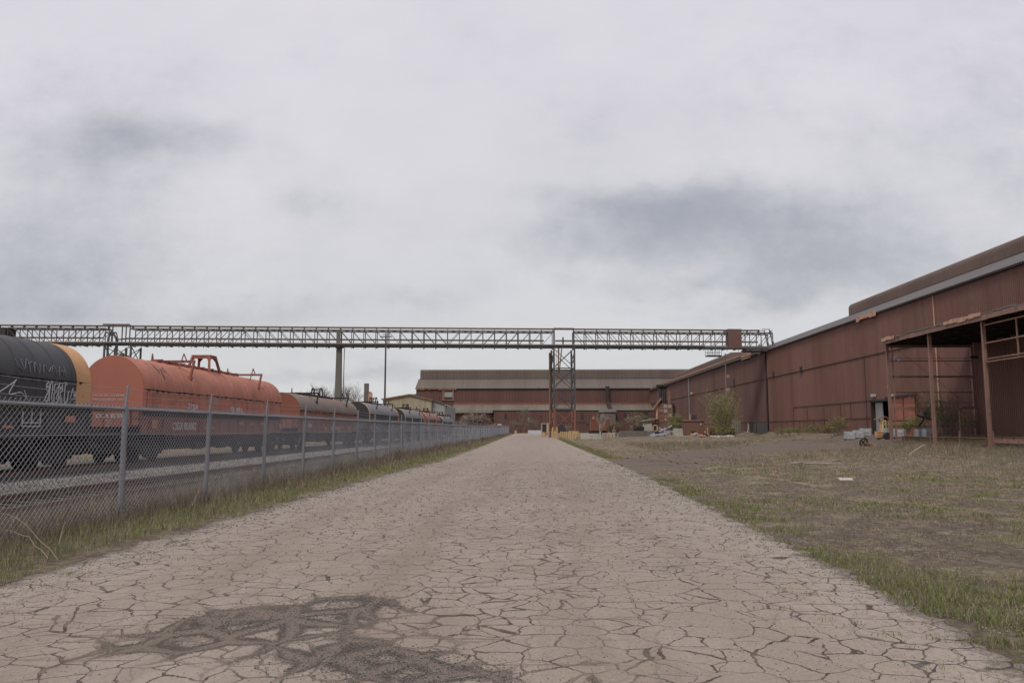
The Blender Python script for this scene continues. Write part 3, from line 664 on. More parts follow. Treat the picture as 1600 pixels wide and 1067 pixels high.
        if style == 'frame':
            ht = .86
            m2.box(-.52, .52, yc-.45, yc+.45, top+ht-.07, top+ht)
            for a, b, c, d in ((-1, -1, 0, 0), (1, -1, 0, 0), (-1, 1, 0, 0), (1, 1, 0, 0)):
                m2.bar((a*.62, yc+b*.75, top-.08), (a*.45, yc+b*.4, top+ht-.04), .13, .10)
            for b in (-1, 1):
                for a in (-1, 1): m2.prism([(a*.5, yc+b*.42, top+ht-.06), (a*.52, yc+b*.5, top+ht-.42), (a*.2, yc+b*.42, top+ht-.06)], (0, .04, 0))
                for a in (-1, 1): m2.prism([(a*.46, yc+b*.42, top+ht-.06), (a*.5, yc+b*.5, top+ht-.42), (a*.46, yc+b*.12, top+ht-.06)], (.04, 0, 0))
            m2.box(-.5, .5, yc-.43, yc-.40, top+ht-.2, top+ht-.06); m2.box(.46, .5, yc-.43, yc+.43, top+ht-.2, top+ht-.06)
        else:
            for x in (-.34, .34):
                m2.tube([(x, yc+.5*math.cos(a), top+.28+.5*math.sin(a)) for a in np.linspace(math.pi, 0, 11)], .05, 6)
                for b in (-1, 1): m2.bar((x, yc+b*.5, top-.02), (x, yc+b*.5, top+.3), .09)
            m2.bar((-.4, yc, top+.74), (.4, yc, top+.74), .07)
            for b in (-1, 1): m2.bar((-.34, yc+b*.3, top+.6), (.34, yc+b*.3, top+.6), .05)
        m2.build('lifting_frame', MAT[gear], o)
    def prof(s):
        P = [(s.w, s.low, 1, 0), (s.w, (s.low+s.sp)/2, 1, 0)]
        for a in np.linspace(0, math.pi, 33):
            x = s.w*math.cos(a); z = s.sp+s.b*math.sin(a); P.append((x, z, math.cos(a), math.sin(a)))
        P += [(-s.w, (s.low+s.sp)/2, -1, 0), (-s.w, s.low, -1, 0)]
        return P
    def surf(s, z):
        if z <= s.sp: return s.w
        return s.w*math.sqrt(max(0, 1-((z-s.sp)/s.b)**2))
    def strokes(s, name, mat, y0, z0, w, h, strokes, r=.02):
        r *= 1.35
        mb = MB()
        for st in strokes:
            P = catmull([(a, b) for a, b in st], 5) if len(st) > 2 else st
            pts = []
            for a, b in P:
                zz = z0+b*h; pts.append((s.surf(zz)+.012, y0+a*w, zz))
            mb.tube(pts, r, 4)
        return mb.build(name, MAT[mat], s.o)
c0 = Car(11.1, 29.9, 4.65, 'black coil car nearest the camera with a wide yellow end band and white graffiti', 'black', 'blackend', 'black', 'none', 'yellowband', 1)
c1 = Car(34.1, 52.9, 4.65, 'bright orange-red coil car lettered CIGX 803002 behind the black one', 'coral', 'coral_dark', 'coral_sill', 'frame')
c2 = Car(57.0, 75.7, 4.1, 'rust brown coil car with a faded brown hood and round lifting hoops', 'brownhood', 'brownend', 'brownend', 'hoop', skirt='brownend')
c3 = Car(80.8, 98.0, 4.25, 'faded black coil car with thin yellow end bands next beyond the brown one', 'greyhood', 'blackend', 'black', 'hoop', 'yellowband', 2, skirt='black')
c4 = Car(102.8, 120, 4.2, 'faded black coil car with yellow end bands just before the last pale red one', 'greyhood', 'blackend', 'black', 'hoop', 'yellowband', 2, skirt='black')
c5 = Car(122.6, 140.8, 4.2, 'pale rusty red coil car standing between two faded black ones far down the row', 'rusthood', 'brownend', 'brownend', 'hoop', skirt='brownend')
c6 = Car(144, 161, 4.0, 'last grey coil car at the far end of the row with a yellow band', 'greyhood', 'blackend', 'black', 'hoop', 'yellowband', 2, skirt='black')
# lettering on the red car (local y: hood spans -9.4..9.4)
text_mesh('FOR USE ON CIGX 803000', .135, 'lettering', MAT['white'], c1.o, (-.85, -9.425, 2.86), FRONT, .9)
text_mesh('THRU CIGX 803004  ONLY', .135, 'lettering', MAT['white'], c1.o, (-.85, -9.425, 2.69), FRONT, .9)
text_mesh('CIGX 803002', .26, 'lettering', MAT['white'], c1.o, (-.55, -9.62, 1.93), FRONT, .95, bold=.004)
for k in range(3): text_mesh(('LD LMT', 'LT WT', 'NEW')[k], .09, 'lettering', MAT['white'], c1.o, (-.1, -9.62, 1.80-.12*k), FRONT)
text_mesh('CIGX 803002', .50, 'lettering', MAT['white'], c1.o, (1.51, -6.75, 1.42), SIDE, .92, bold=.008)
text_mesh('CAPY  LD LMT', .20, 'lettering', MAT['white'], c1.o, (1.51, -3.1, 1.45), SIDE, .9)
text_mesh('COVER FOR\n803002 B', .20, 'lettering', MAT['white'], c1.o, (1.41, -1.9, 2.93), SIDE, .95)
text_mesh('CIGX 803007', .36, 'lettering', MAT['white'], c2.o, (1.51, -8.7, 1.60), SIDE, 1.1, bold=.006)
text_mesh('IX X RX 7002', .34, 'lettering', MAT['white'], c2.o, (1.51, -1.0, 1.40), SIDE, 1.3, bold=.004)
text_mesh('803', .34, 'lettering', MAT['white'], c3.o, (1.51, -5.5, 1.5), SIDE, 1.3)
# hand tags
T = [[(0, .92), (.18, 1), (.30, .93)], [(.14, .97), (.12, .1)]]
Cc = [[(.5, .85), (.36, .85), (.3, .5), (.36, .12), (.5, .12)]]
B = [[(.56, .9), (.56, .08)], [(.56, .9), (.70, .8), (.57, .52), (.74, .3), (.56, .08)]]
Mm = [[(.78, .05), (.82, .85), (.88, .35), (.96, .95), (1.0, .1)]]
c1.strokes('graffiti', 'graf', -5.0, 2.36, 1.15, .32, T+Cc+B+Mm, .018)
rs = random.Random(5)
def scrawl(n, k=6, amp=.45):
    out = []
    for i in range(n):
        u = i/n+rs.uniform(0, .05); out.append([(u+rs.uniform(-.02, .09), .5+amp*math.sin(j*2.1+rs.uniform(-.6, .6))) for j in range(k)])
    return out
c1.strokes('graffiti', 'graf', .3, 2.34, 2.1, .42, scrawl(7, 4), .018)
# bubble letters S L E R T U on the black car (hood spans -9.4..9.4 ; y 27.2-28.9 world => 6.7-8.4 local)
G1 = [[(.10, .95), (.02, .80), (.06, .55), (.14, .42), (.10, .15), (.02, .08), (.01, .25), (.12, .55), (.14, .80), (.10, .95)],
      [(.20, .98), (.16, .60), (.17, .10), (.24, .02), (.34, .05), (.33, .16), (.25, .20), (.26, .60), (.25, .95), (.20, .98)],
      [(.45, .90), (.35, .85), (.33, .60), (.42, .55), (.34, .45), (.36, .12), (.48, .06), (.50, .18), (.42, .24), (.47, .45), (.42, .66), (.50, .78), (.45, .90)],
      [(.52, .05), (.51, .60), (.54, .93), (.64, .88), (.66, .62), (.58, .48), (.68, .06), (.62, .02), (.55, .36)],
      [(.64, .92), (.80, .98), (.82, .88), (.76, .86), (.75, .20), (.80, .05), (.88, .18), (.90, .55), (.95, .60)],
      [(.56, .70), (.60, .80), (.62, .68), (.56, .66)], [(.05, .70), (.08, .78), (.10, .68)]]
c0.strokes('graffiti', 'graf', 6.65, 2.33, 1.5, .80, G1, .016)
c0.strokes('graffiti', 'graf', 8.15, 2.46, .5, .55, [[(0, .2), (.3, .9), (.5, .3), (.8, .8)], [(.1, .6), (.9, .65)], [(.2, .1), (.6, .2), (.9, .0)], [(.4, .4), (.55, .5), (.7, .35), (.4, .3)]], .013)
c0.strokes('graffiti', 'graf_f', 5.0, 3.28, 3.0, .55, [[(.02, .9), (.08, .4), (.14, .2)], [(.12, .9), (.16, .3), (.24, .95), (.26, .1)], [(.24, .6), (.33, .8), (.34, .2)], [(.34, .3), (.38, .8), (.42, .15), (.46, .75)], [(.5, .2), (.54, .7), (.6, .3), (.66, .6)], [(.66, .3), (.72, .75), (.76, .2)], [(.80, .05), (.84, .7), (.9, .15)], [(.78, .4), (.93, .45)], [(.93, .8), (.95, .1)]], .013)
c0.strokes('graffiti', 'graf', 3.9, 2.35, 1.9, .75, [[(0, .1), (.5, .75), (.62, .95)], [(.6, .9), (.45, .3), (.75, .4), (.9, .2)], [(.85, .5), (.95, .1)]], .016)
mb = MB(); x = 1.50
for a, b in (((5.35, 1.52), (5.35, 2.02)), ((6.3, 1.52), (6.3, 2.02)), ((5.83, 1.62), (5.83, 2.02))): mb.box(x, x+.03, a[0]-.02, a[0]+.02, a[1], b[1])
for z in (1.52, 1.64): mb.box(x, x+.03, 5.35, 6.3, z, z+.035)
mb.build('stencil_panel', MAT['white'], c0.o)
for c_, ps in ((c0, [(7.75, 1.70, .62, .28), (4.4, 1.48, .5, .08)]), (c1, [(-8.75, 1.5, .5, .36), (1.6, 1.72, .6, .14), (3.4, 1.72, .6, .14), (5.1, 1.72, .6, .14), (8.7, 1.5, .5, .3)]), (c2, [(-8.9, 1.3, .4, .34), (-2.9, 1.35, .5, .3), (1.1, 1.35, .6, .3), (5, 1.4, .5, .3), (8.9, 1.3, .5, .3)]),
               (c3, [(-8.4, 1.3, .5, .5), (-4.1, 1.4, .5, .3), (-1, 1.4, .5, .3), (3, 1.4, .5, .3), (6, 1.4, .5, .3)])):
    for (a, b, w, h) in ps: MB().box(1.505, 1.52, a, a+w, b, b+h).build('reflector', MAT['orange'], c_.o)
c1.o.children if False else None
# scrapes of bare grey on the red hood crown
mb = MB()
for (a, b, z0, z1) in ((-7.6, -7.5, 4.0, 4.5), (-7.35, -7.2, 3.75, 4.25), (-6.9, -6.8, 4.1, 4.35), (7.0, 7.2, 4.1, 4.3), (6.3, 6.5, 3.9, 4.1)):
    q = []
    for t_ in np.linspace(0, 1, 7):
        z = z0+(z1-z0)*t_; q.append((c1.surf(z)+.006, a+(b-a)*t_+.07*math.sin(t_*9), z))
    w = .05
    for i in range(6):
        p0, p1 = q[i], q[i+1]; mb.quad((p0[0]+.02, p0[1]-w, p0[2]), (p0[0]+.02, p0[1]+w, p0[2]), (p1[0]+.02, p1[1]+w*.8, p1[2]), (p1[0]+.02, p1[1]-w*.8, p1[2]))
mb.build('bare_patch', MAT['steel_l'], c1.o)

# ================================================================== PIPE BRIDGE AND ITS SUPPORTS
A_ = atY(0, 503.5, 134); B_ = atY(1190, 517, 145.8); dirv = (B_-A_); dirv.z = 0; dirv.normalize(); BANG = math.atan2(dirv.y, dirv.x)
ZT = (A_.z+B_.z)/2
def bs(px, py=520):    # distance along the bridge line for a picture column
    d = ray(px, py); # intersect vertical plane through A_
    n = Vector((-dirv.y, dirv.x, 0)); t = (A_-Vector((0, 0, EYE))).dot(n)/d.dot(n); P = Vector((0, 0, EYE))+d*t; return (P-A_).dot(dirv)
br = thing('pipe_bridge', (A_.x, A_.y, 0), 'long steel truss pipe bridge that crosses the sky above the railway and the road', 'pipe bridge', rz=BANG)
W2 = 2.4; zc, zb = ZT-.62, ZT-3.25
print('bridge ZT', ZT, 'len', (B_-A_).length)
def span(px0, px1, flip, beyond=0):
    s0, s1 = bs(px0)+beyond, bs(px1); n = max(2, round((s1-s0)/2.12)); st = (s1-s0)/n
    mb = MB()
    for y in (0, W2):
        mb.box(s0, s1, y-.10, y+.10, zc-.16, zc+.06); mb.box(s0, s1, y-.12, y+.12, zb-.26, zb+.14)
        for k in range(n+1):
            x = s0+k*st; mb.box(x-.07, x+.07, y-.06, y+.06, zb+.14, zc-.16)
        for k in range(n):
            x0, x1 = s0+k*st, s0+(k+1)*st; left = (k < n/2) ^ flip
            a, b = ((x0, zc-.1), (x1, zb+.1)) if left else ((x0, zb+.1), (x1, zc-.1))
            mb.bar((a[0], y+.07, a[1]), (b[0], y+.07, b[1]), .09, .09)
    for k in range(n+1):
        x = s0+k*st
        mb.box(x-.06, x+.06, .11, W2-.11, zc-.1, zc+.0); mb.box(x-.08, x+.08, -.55, W2+.3, zb-.42, zb-.27)
        mb.bar((x, -.5, zb-.40), (x, .02, zb-.75), .07) if k % 1 == 0 else None
        if k < n: mb.bar((x, .1, zc-.05), (x+st, W2-.1, zc-.05), .07)
        mb.box(x-.04, x+.04, .8, 1.6, zc+.0, ZT-.1)
    mb.build('truss_span', MAT['steel_l'], br)
    m9 = MB()
    for y in (-.16, W2+.16): m9.box(s0, s1, min(y, y*.82), max(y, y*.82), zb-.10, zb+.16)
    m9.box(s0, s1, -.17, -.13, zc-.10, zc+.04); m9.build('flange_plate', MAT['chord'], br)
    return s0, s1
span(12, 165, False); span(203, 530, True); span(530.8, 865, False); span(897, 1207, False)
s00, s99 = bs(0), bs(1207)
span(-230, -8, False)
mb = MB(); mb.tube([(bs(-230), 1.0, ZT-.05), (bs(1190), 1.0, ZT-.05)], .10, 8); mb.tube([(bs(-230), 1.5, ZT-.12), (bs(1190), 1.5, ZT-.12)], .07, 8); mb.build('pipe', MAT['pipe_rust'], br)
mb = MB(); mb.tube([(bs(-230), .45, zb+.95), (bs(160), .45, zb+.95), (bs(163), .45, zb+1.9), (bs(180), .45, zb+1.9), (bs(183), .45, zb+.7), (bs(200), .45, zb+.9), (bs(850), .45, zb+.95)], .15, 8)
mb.tube([(bs(868), .45, zb+.95), (bs(1185), .45, zb+.95)], .15, 8); mb.build('pipe', MAT['pipe_rust'], br, smooth=True)
mb = MB(); mb.tube([(bs(-230), -.25, zb+.10), (bs(1100), -.25, zb+.10)], .15, 8); mb.build('pipe', MAT['chord'], br, smooth=True)
mb = MB().box(bs(165), bs(204), -.1, .1, zb-.2, zb+.1).box(bs(165), bs(204), W2-.1, W2+.1, zb-.2, zb+.1).box(bs(865), bs(897), -.1, .1, zb-.2, zb+.1).box(bs(865), bs(897), W2-.1, W2+.1, zb-.2, zb+.1)
mb.box(bs(160), bs(202), -.1, .15, ZT-.05, ZT+.15).box(bs(865), bs(897), -.05, .05, ZT-.1, ZT)
for p in (866, 896): mb.box(bs(p)-.1, bs(p)+.1, -.08, .08, zb, ZT-.1)
for p in (171, 176, 191, 197, 203): mb.box(bs(p)-.08, bs(p)+.08, -.08, .08, zb, ZT)
mb.box(bs(879), bs(881), .2, .6, zb+.2, zb+1.6); mb.build('link_beam', MAT['steel'], br)
mb = MB().box(bs(1137), bs(1158), -.25, 1.3, zb-.35, ZT); mb.build('cladding_box', MAT['wall_old'], br)
sA, sB = bs(1103), bs(1125); mb = MB(); zt, zq = zb-.3, zb-1.75
for x in np.linspace(sA, sB, 5):
    for y in (-.5, .7): mb.box(x-.03, x+.03, y-.03, y+.03, zq, zt)
for y in (-.5, .7): mb.box(sA, sB, y-.03, y+.03, zq+.65, zq+.7); mb.box(sA, sB, y-.05, y+.05, zq, zq+.2)
mb.box(sA, sB, -.5, .7, zq-.05, zq); mb.build('access_cage', MAT['steel'], br)
# ragged end and service frame above the roof
mb = MB(); sE = bs(1207)
for y in (0, W2): mb.bar((sE, y, zb), (sE-.6, y, ZT+.1), .12); mb.bar((sE+.5, y, zb-.3), (sE-.6, y, ZT), .08); mb.bar((bs(1190), y, ZT), (sE-.6, y, ZT), .1)
for k in range(6): x = bs(1150)+k*1.3; mb.bar((x, 0, zc), (x+.7, 1.2, ZT+.1), .07)
mb.box(bs(1165), sE, -.2, W2+.2, zb-.75, zb-.35); mb.build('end_frame', MAT['steel'], br)

def lattice_tower(name, cx, cy, w, d, ztop, label, redleg, nb=4, grp='support towers of the pipe bridge', foot=None, rz=0, z0=None):
    g0 = gz(cx, cy) if z0 is None else z0
    t_ = thing(name, (cx, cy, g0), label, 'support tower', grp, rz); H = ztop-g0; hs = [1.4+(H-1.4)*k/nb for k in range(nb+1)]
    cs = [(-w/2, -d/2), (w/2, -d/2), (w/2, d/2), (-w/2, d/2)]
    for lo, hi, mt, nm in ((0, 1, redleg, 'lower_frame'), (1, nb, 'steel', 'upper_frame')):
        mb = MB()
        for (x, y) in cs: mb.box(x-.14, x+.14, y-.14, y+.14, hs[lo] if lo else .9, hs[hi])
        for k in range(lo, hi):
            for i in range(4):
                a, b = cs[i], cs[(i+1) % 4]; e = .02 if i % 2 else 0
                mb.bar((a[0], a[1], hs[k]+.1), (b[0], b[1], hs[k+1]-.1), .11); mb.bar((b[0]+e, b[1]+.03, hs[k]+.1), (a[0]+e, a[1]+.03, hs[k+1]-.1), .11)
                if k > lo or lo: mb.bar((a[0], a[1], hs[k]), (b[0], b[1], hs[k]), .16, .2)
        mb.build(nm, MAT[mt], t_)
    mb = MB()
    for (x, y) in cs: mb.box(x-.55, x+.55, y-.4, y+.4, -.2, 1.15)
    mb.build('footing', MAT[foot or 'concrete'], t_)
    return t_, H
def bworld(px, off): P = A_+dirv*bs(px); n = Vector((-dirv.y, dirv.x, 0)); P = P+n*off; return P
P = bworld(881, 1.9)
tw, H = lattice_tower('support_tower', P.x, P.y, 3.7, 4.4, zb-.4, 'lattice steel tower beside the road with red lower legs on yellow painted footings', 'red', 4, foot='yellow', rz=BANG)
mb = MB()   # ladder, riser pipes
mb.tube([(-.9, -1.4, H), (-1.0, -1.4, H-4.2)], .13, 8).tube([(-.3, -1.0, H), (-.8, -1.0, H-4.5)], .1, 8).tube([(-2.2, 1.8, .2), (-2.2, 1.8, H-.5)], .16, 8)
for k in range(40): mb.box(-1.3, -.95, 2.15, 2.2, 1+k*.35, 1.03+k*.35)
mb.box(-1.33, -1.28, 2.15, 2.2, .5, H).box(-.95, -.9, 2.15, 2.2, .5, H); mb.build('riser_pipe', MAT['pipe_rust'], tw)
MB().tube([(-2.6, 1.4, .2), (-2.6, 1.4, 2.6)], .3, 10).build('drum', MAT['rustpale'], tw)
P = bworld(186, 1.9)
tw2, H = lattice_tower('support_tower', P.x, P.y, 4.5, 4.2, zb-.4, 'lattice steel tower with upright pipes rising behind the orange-red coil car', 'steel', 5, rz=BANG, z0=0)
mb = MB().tube([(-1.9, -1.6, 0), (-1.9, -1.6, H+1.4), (-1.6, -1.6, H+2.0), (-1.0, -1.6, H+2.0), (-.6, -1.6, H+1.3)], .2, 8).tube([(-.6, -1.2, 0), (-.6, -1.2, H+1.3)], .26, 8).tube([(1.0, -1.0, 0), (1.0, -1.0, H-.3)], .22, 8)
mb.tube([(.2, -1, H-2), (1.4, -1, H-2.2)], .3, 8).tube([(0, -1, H-1.5), (.5, -1, H-1.8)], .42, 8); mb.build('riser_pipe', MAT['steel_l'], tw2, smooth=True)
P = bworld(-14, 1.2); t3 = thing('support_tower', (P.x, P.y, 0), 'dark splayed bridge support cut by the left edge of the photo', 'support tower', 'support towers of the pipe bridge', BANG)
mb = MB(); d0 = bs(4)-bs(-14)
for y in (-1.3, 1.3): mb.bar((d0, y, zb-.1), (d0-3.0, y, 0), .5, .5); mb.bar((-d0*.7, y, zb-.1), (-d0*.7+3*.2-3, y, 0), .4)
mb.build('leg', MAT['darkgap'], t3); MB().box(-d0, d0+.7, -1.6, 1.6, zb+1.0, zb+2.6).build('head_box', MAT['darkgap'], t3)
# single concrete column and tall thin pole
P = bworld(529, 1.2); t4 = thing('bridge_column', (P.x, P.y, 0), 'single tapering concrete column under the middle of the pipe bridge', 'column', rz=BANG)
mb = MB(); a, b = .62, .45
mb.v = [(-a, -a, 0), (a, -a, 0), (a, a, 0), (-a, a, 0), (-b, -b, zb-.4), (b, -b, zb-.4), (b, b, zb-.4), (-b, b, zb-.4)]; mb.f = [(0, 1, 5, 4), (1, 2, 6, 5), (2, 3, 7, 6), (3, 0, 4, 7), (4, 5, 6, 7), (3, 2, 1, 0)]
mb.build('shaft', MAT['conc_post'], t4, bev=.04)
MB().tube([(.95, -.6, 0), (1.0, -.6, zb-1), (1.1, -.6, zb-.6)], .07, 6).build('conduit', MAT['steel'], t4)
MB().box(-.75, .75, -1.2, 1.2, zb-.42, zb-.27).build('cap', MAT['steel'], t4)
MB().box(-.35, .35, -1.32, -1.08, zb-.3, zc).build('head_post', MAT['conc_post'], t4)
P = atY(601, 640, 118); t5 = thing('utility_pole', (P.x, P.y, 0), 'tall thin dark pole with a small crossarm beyond the railway', 'pole'); Hp = atY(601, 524, 118).z
MB().tube([(0, 0, 0), (0, 0, Hp)], .17, 8, .11).build('shaft', MAT['bark_dark'], t5, smooth=True)
MB().bar((-.9, 0, Hp-.2), (.9, 0, Hp-.2), .14).bar((-.5, .1, Hp+.15), (.5, .1, Hp+.15), .1).tube([(0, 0, Hp-.4), (0, 0, Hp+.5)], .07, 6).build('crossarm', MAT['bark_dark'], t5)
# ================================================================== RIGHT-HAND MILL BUILDING
WX = 42.3; ZE = 16.0
def corr(mb, x, y0, y1, z0, z1, pitch=.30, dep=.05, sgn=-1):
    n = int((y1-y0)/pitch); pitch = (y1-y0)/max(n, 1); base = len(mb.v); m = 0
    for k in range(n):
        for (u, d) in ((0, 0), (.5, 0), (.62, 1), (.88, 1)):
            yy = y0+(k+u)*pitch; mb.v += [(x+sgn*d*dep, yy, z0), (x+sgn*d*dep, yy, z1)]; m += 1
    mb.v += [(x, y1, z0), (x, y1, z1)]; m += 1
    for k in range(m-1): a = base+2*k; mb.f.append((a, a+1, a+3, a+2))
    return mb
rb = thing('mill_building', (WX, 20, 0), 'very long maroon corrugated mill building along the right side with a monitor roof', 'building')
def put(o): o.location = (-WX, -20, 0) if False else (0, 0, 0); return o
def RB(mb, name, mat, **k):
    mb.v = [(x-WX, y-20, z) for x, y, z in mb.v]; return mb.build(name, MAT[mat], rb, **k)
YE = 300; ysec = atX(1199, 600, WX).y; yd0, yd1 = atX(1391, 650, WX).y, atX(1363.5, 650, WX).y; zd = 5.05
print('sec', ysec, 'door', yd0, yd1)
Z1 = 11.0
mb = MB(); corr(mb, WX-.09, 18, ysec-.4, Z1, ZE+.1); RB(mb, 'upper_wall', 'wall')
mb = MB(); corr(mb, WX-.09, ysec+.5, YE, Z1, ZE+.1); RB(mb, 'upper_wall', 'wall_old')
mb = MB(); corr(mb, WX, 18, yd0, -.3, Z1+.2); corr(mb, WX, yd0, yd1, zd, Z1+.2); corr(mb, WX, yd1, ysec-.4, -.3, Z1+.2); RB(mb, 'lower_wall', 'wall')
mb = MB(); corr(mb, WX, ysec+.5, YE, -.3, Z1+.2); RB(mb, 'lower_wall', 'wall_old')
RB(MB().box(WX+.1, WX+.3, ysec-.5, ysec+.6, -.3, ZE), 'gap', 'darkgap')
mb = MB(); mb.tube([(WX-.12, ysec+.3, .8), (WX-.12, ysec+.3, ZE)], .14, 8)
for px in (1116, 1170): y = atX(px, 600, WX).y; mb.box(WX-.07, WX-.02, y-.06, y+.06, 3.2, Z1)
y = atX(1352, 580, WX).y; mb.box(WX-.09, WX-.05, y-.12, y+.12, 1, Z1)
mb.box(WX-.11, WX-.04, 18, ysec-.5, Z1-.10, Z1-.03); mb.box(WX-.10, WX-.04, ysec+.5, YE, Z1-.10, Z1-.03)
ya = atX(1353, 640, WX).y; yb_ = atX(1240, 640, WX).y
mb.box(WX-.09, WX-.05, yd1, yb_, 5.18, 5.28); mb.box(WX-.09, WX-.05, yb_-.06, yb_+.06, 1, 5.2)
mb.box(WX-.09, WX-.05, yd1+.6, YE-2, 3.0, 3.08)
for px in (1262, 1288, 1314, 1330): y = atX(px, 640, WX).y; mb.box(WX-.09, WX-.05, y-.05, y+.05, .9 if px in (1288,) else 3.08, 5.2)
for px in (1208, 1222, 1231, 1250, 1272, 1300, 1325): y = atX(px, 660, WX).y; mb.box(WX-.09, WX-.05, y-.04, y+.04, .8, 3.0)
RB(mb, 'wall_seam', 'seam')
# eaves strip, roof, rusty patch
def roofsheet(name, mat, x0, z0, x1, z1, y0, y1, pitch=.35, dep=.07):
    mb = MB(); n = int((y1-y0)/pitch); nx = Vector((-(z1-z0), 0, x1-x0)).normalized()*dep; m = 0
    for k in range(n):
        for (u, d) in ((0, 0), (.45, 0), (.6, 1), (.85, 1)):
            yy = y0+(k+u)*pitch
            mb.v += [(x0+nx.x*d, yy, z0+nx.z*d), (x1+nx.x*d, yy, z1+nx.z*d)]; m += 1
    for k in range(m-1): a = 2*k; mb.f.append((a, a+1, a+3, a+2))
    return RB(mb, name, mat)
RX0, RX1, RZ1 = WX-.35, 50.7, 19.9
roofsheet('roof', 'roof', RX0, ZE+.02, RX1, RZ1, 17, YE+.5)
mb = MB().prism([(RX1, 17, RZ1), (RX1+12, 17, RZ1+3), (RX1+24, 17, RZ1), (RX1+33, 17, ZE), (RX1+33, 17, -.3), (RX1+32.7, 17, -.3), (RX1+32.7, 17, ZE-.2), (RX1+24, 17, RZ1-.2), (RX1+12, 17, RZ1+2.8), (RX1, 17, RZ1-.2)], (0, YE-17, 0)); RB(mb, 'back_roof', 'roof')
RB(MB().box(WX, RX1+33, YE-.2, YE, -.3, ZE+.1).box(WX+.1, RX1+33, 17, 17.2, -.3, ZE+.1), 'gable_wall', 'wall_far')
RB(MB().box(WX-.42, WX-.02, 17, YE, ZE-.16, ZE-.05), 'eaves_flashing', 'darkgap')
y0, y1 = atX(1369, 490, RX0).y, atX(1339, 500, RX0).y
mb = MB(); yy = y0
while yy < y1: w = random.uniform(.6, 1.6); mb.box(RX0-.12, RX0-.06, yy, yy+w-.05, ZE-.35+random.uniform(-.12, .1), ZE+.25+random.uniform(-.1, .1)); yy += w
RB(mb, 'torn_eaves_sheet', 'rustpale')
y0, y1 = atX(1174, 555, RX0).y, atX(1160, 565, RX0).y
RB(MB().box(RX0-.2, RX0-.1, y0, y1, ZE-.3, ZE+.5), 'torn_eaves_sheet', 'rustpale')
# monitors
def monitor(y0, y1, h, endrnd):
    P = [(RX1, RZ1-.4), (RX1, RZ1+h-.9)]
    for a in np.linspace(0, math.pi/2, 6): P.append((RX1+.8-.8*math.cos(a), RZ1+h-.8+.8*math.sin(a)))
    P += [(RX1+5.5, RZ1+h+.2), (RX1+6, RZ1-.5)]
    mb = MB(); n = len(P); ys_ = []; k = 0; y = y0
    while y < y1: ys_ += [(y, 0), (y+.16, 0), (y+.22, .035), (y+.34, .035), (y+.4, 0)]; y += .45
    ys_.append((y1, 0))
    for (yy, e) in ys_:
        for (x, z) in P: mb.v.append((x-e, yy, z+e*.7))
    for r in range(len(ys_)-1):
        for q in range(n-1): a = r*n+q; mb.f.append((a, a+1, a+1+n, a+n))
    RB(mb, 'roof_monitor', 'monitor')
    RB(MB().prism([(x, y1, z) for x, z in P], (0, .1, 0)).prism([(x, y0-.1, z) for x, z in P], (0, .1, 0)), 'monitor_end', 'monitor')
    RB(MB().box(RX1-.12, RX1-.03, y0, y1, RZ1-.1, RZ1+.12), 'monitor_flashing', 'darkgap')
yM = atX(1327, 490, RX1).y; yN = atX(1139, 560, RX1).y
print('monitors', yM, yN)
monitor(18, yM, 2.0, True); monitor(yN, 298, 2.0, True)
yj = atX(1560, 400, RX1).y
# doorway: dark interior, half-open leaf, sliding red door, light boxes
RB(MB().box(WX+.3, WX+.4, yd1-2.3, yd1-.2, .5, zd-.1), 'door_leaf', 'greysheet')
RB(MB().box(WX-.12, WX+.35, yd1, yd1+.25, .5, zd+.25).box(WX-.12, WX+.35, yd0-.1, yd1+.25, zd, zd+.25).box(WX+.3, WX+14, yd0-9, yd0-8.8, 0, 9).box(WX+.3, WX+14, yd1+6, yd1+6.2, 0, 9).box(WX+14, WX+14.2, yd0-9, yd1+6, 0, 9).box(WX+.3, WX+14, yd0-9, yd1+6, 9, 9.2), 'door_frame', 'darkgap')
ys0, ys1 = atX(1432, 650, WX-.4).y, atX(1394, 650, WX-.4).y
z_a = 5.3
sd = RB(MB().prism([(WX-.45, ys0, .9), (WX-.45, ys1, .9), (WX-.45, ys1, z_a-.05), (WX-.45, ys0, z_a+.1)], (.12, 0, 0)), 'sliding_door', 'reddoor')
mb = MB()
for q in (.0, .48, 1.0): y = ys0+(ys1-ys0)*q; mb.box(WX-.5, WX-.44, y-.06, y+.06, .9, z_a)
mb.box(WX-.5, WX-.44, ys0, ys1, 2.6, 2.7); mb.bar((WX-.55, ys0-.6, z_a+.15), (WX-.55, ys1+1.2, z_a+.05), .18, .25); RB(mb, 'door_rail', 'darkgap')
for px in (1364.5, 1394.5):
    p = atX(px, 618, WX-.25); RB(MB().box(WX-.45, WX-.08, p.y-.35, p.y+.35, p.z-.15, p.z+.2), 'wall_light', 'whitebox')
for px, py in ((1209, 585), (1252, 577)): p = atX(px, py, WX-.15); RB(MB().box(WX-.3, WX-.05, p.y-.3, p.y+.3, p.z-.45, p.z+.45), 'vent', 'blackrub')
RB(MB().box(WX-.07, WX-.03, atX(1089, 650, WX).y, atX(1080, 650, WX).y, 2.6, 5.5), 'opening', 'blackrub')
p = atX(1148, 598, WX); RB(MB().box(WX-.2, WX-.05, p.y-.5, p.y+.5, p.z-.8, p.z+.8), 'opening', 'blackrub')
p = atX(1082, 614, WX-.4); RB(MB().tube([(WX, p.y, p.z), (WX-.6, p.y, p.z)], .08, 6).tube([(WX-.6, p.y, p.z-.3), (WX-.6, p.y, p.z+.2)], .38, 8), 'wall_light', 'rustpale')
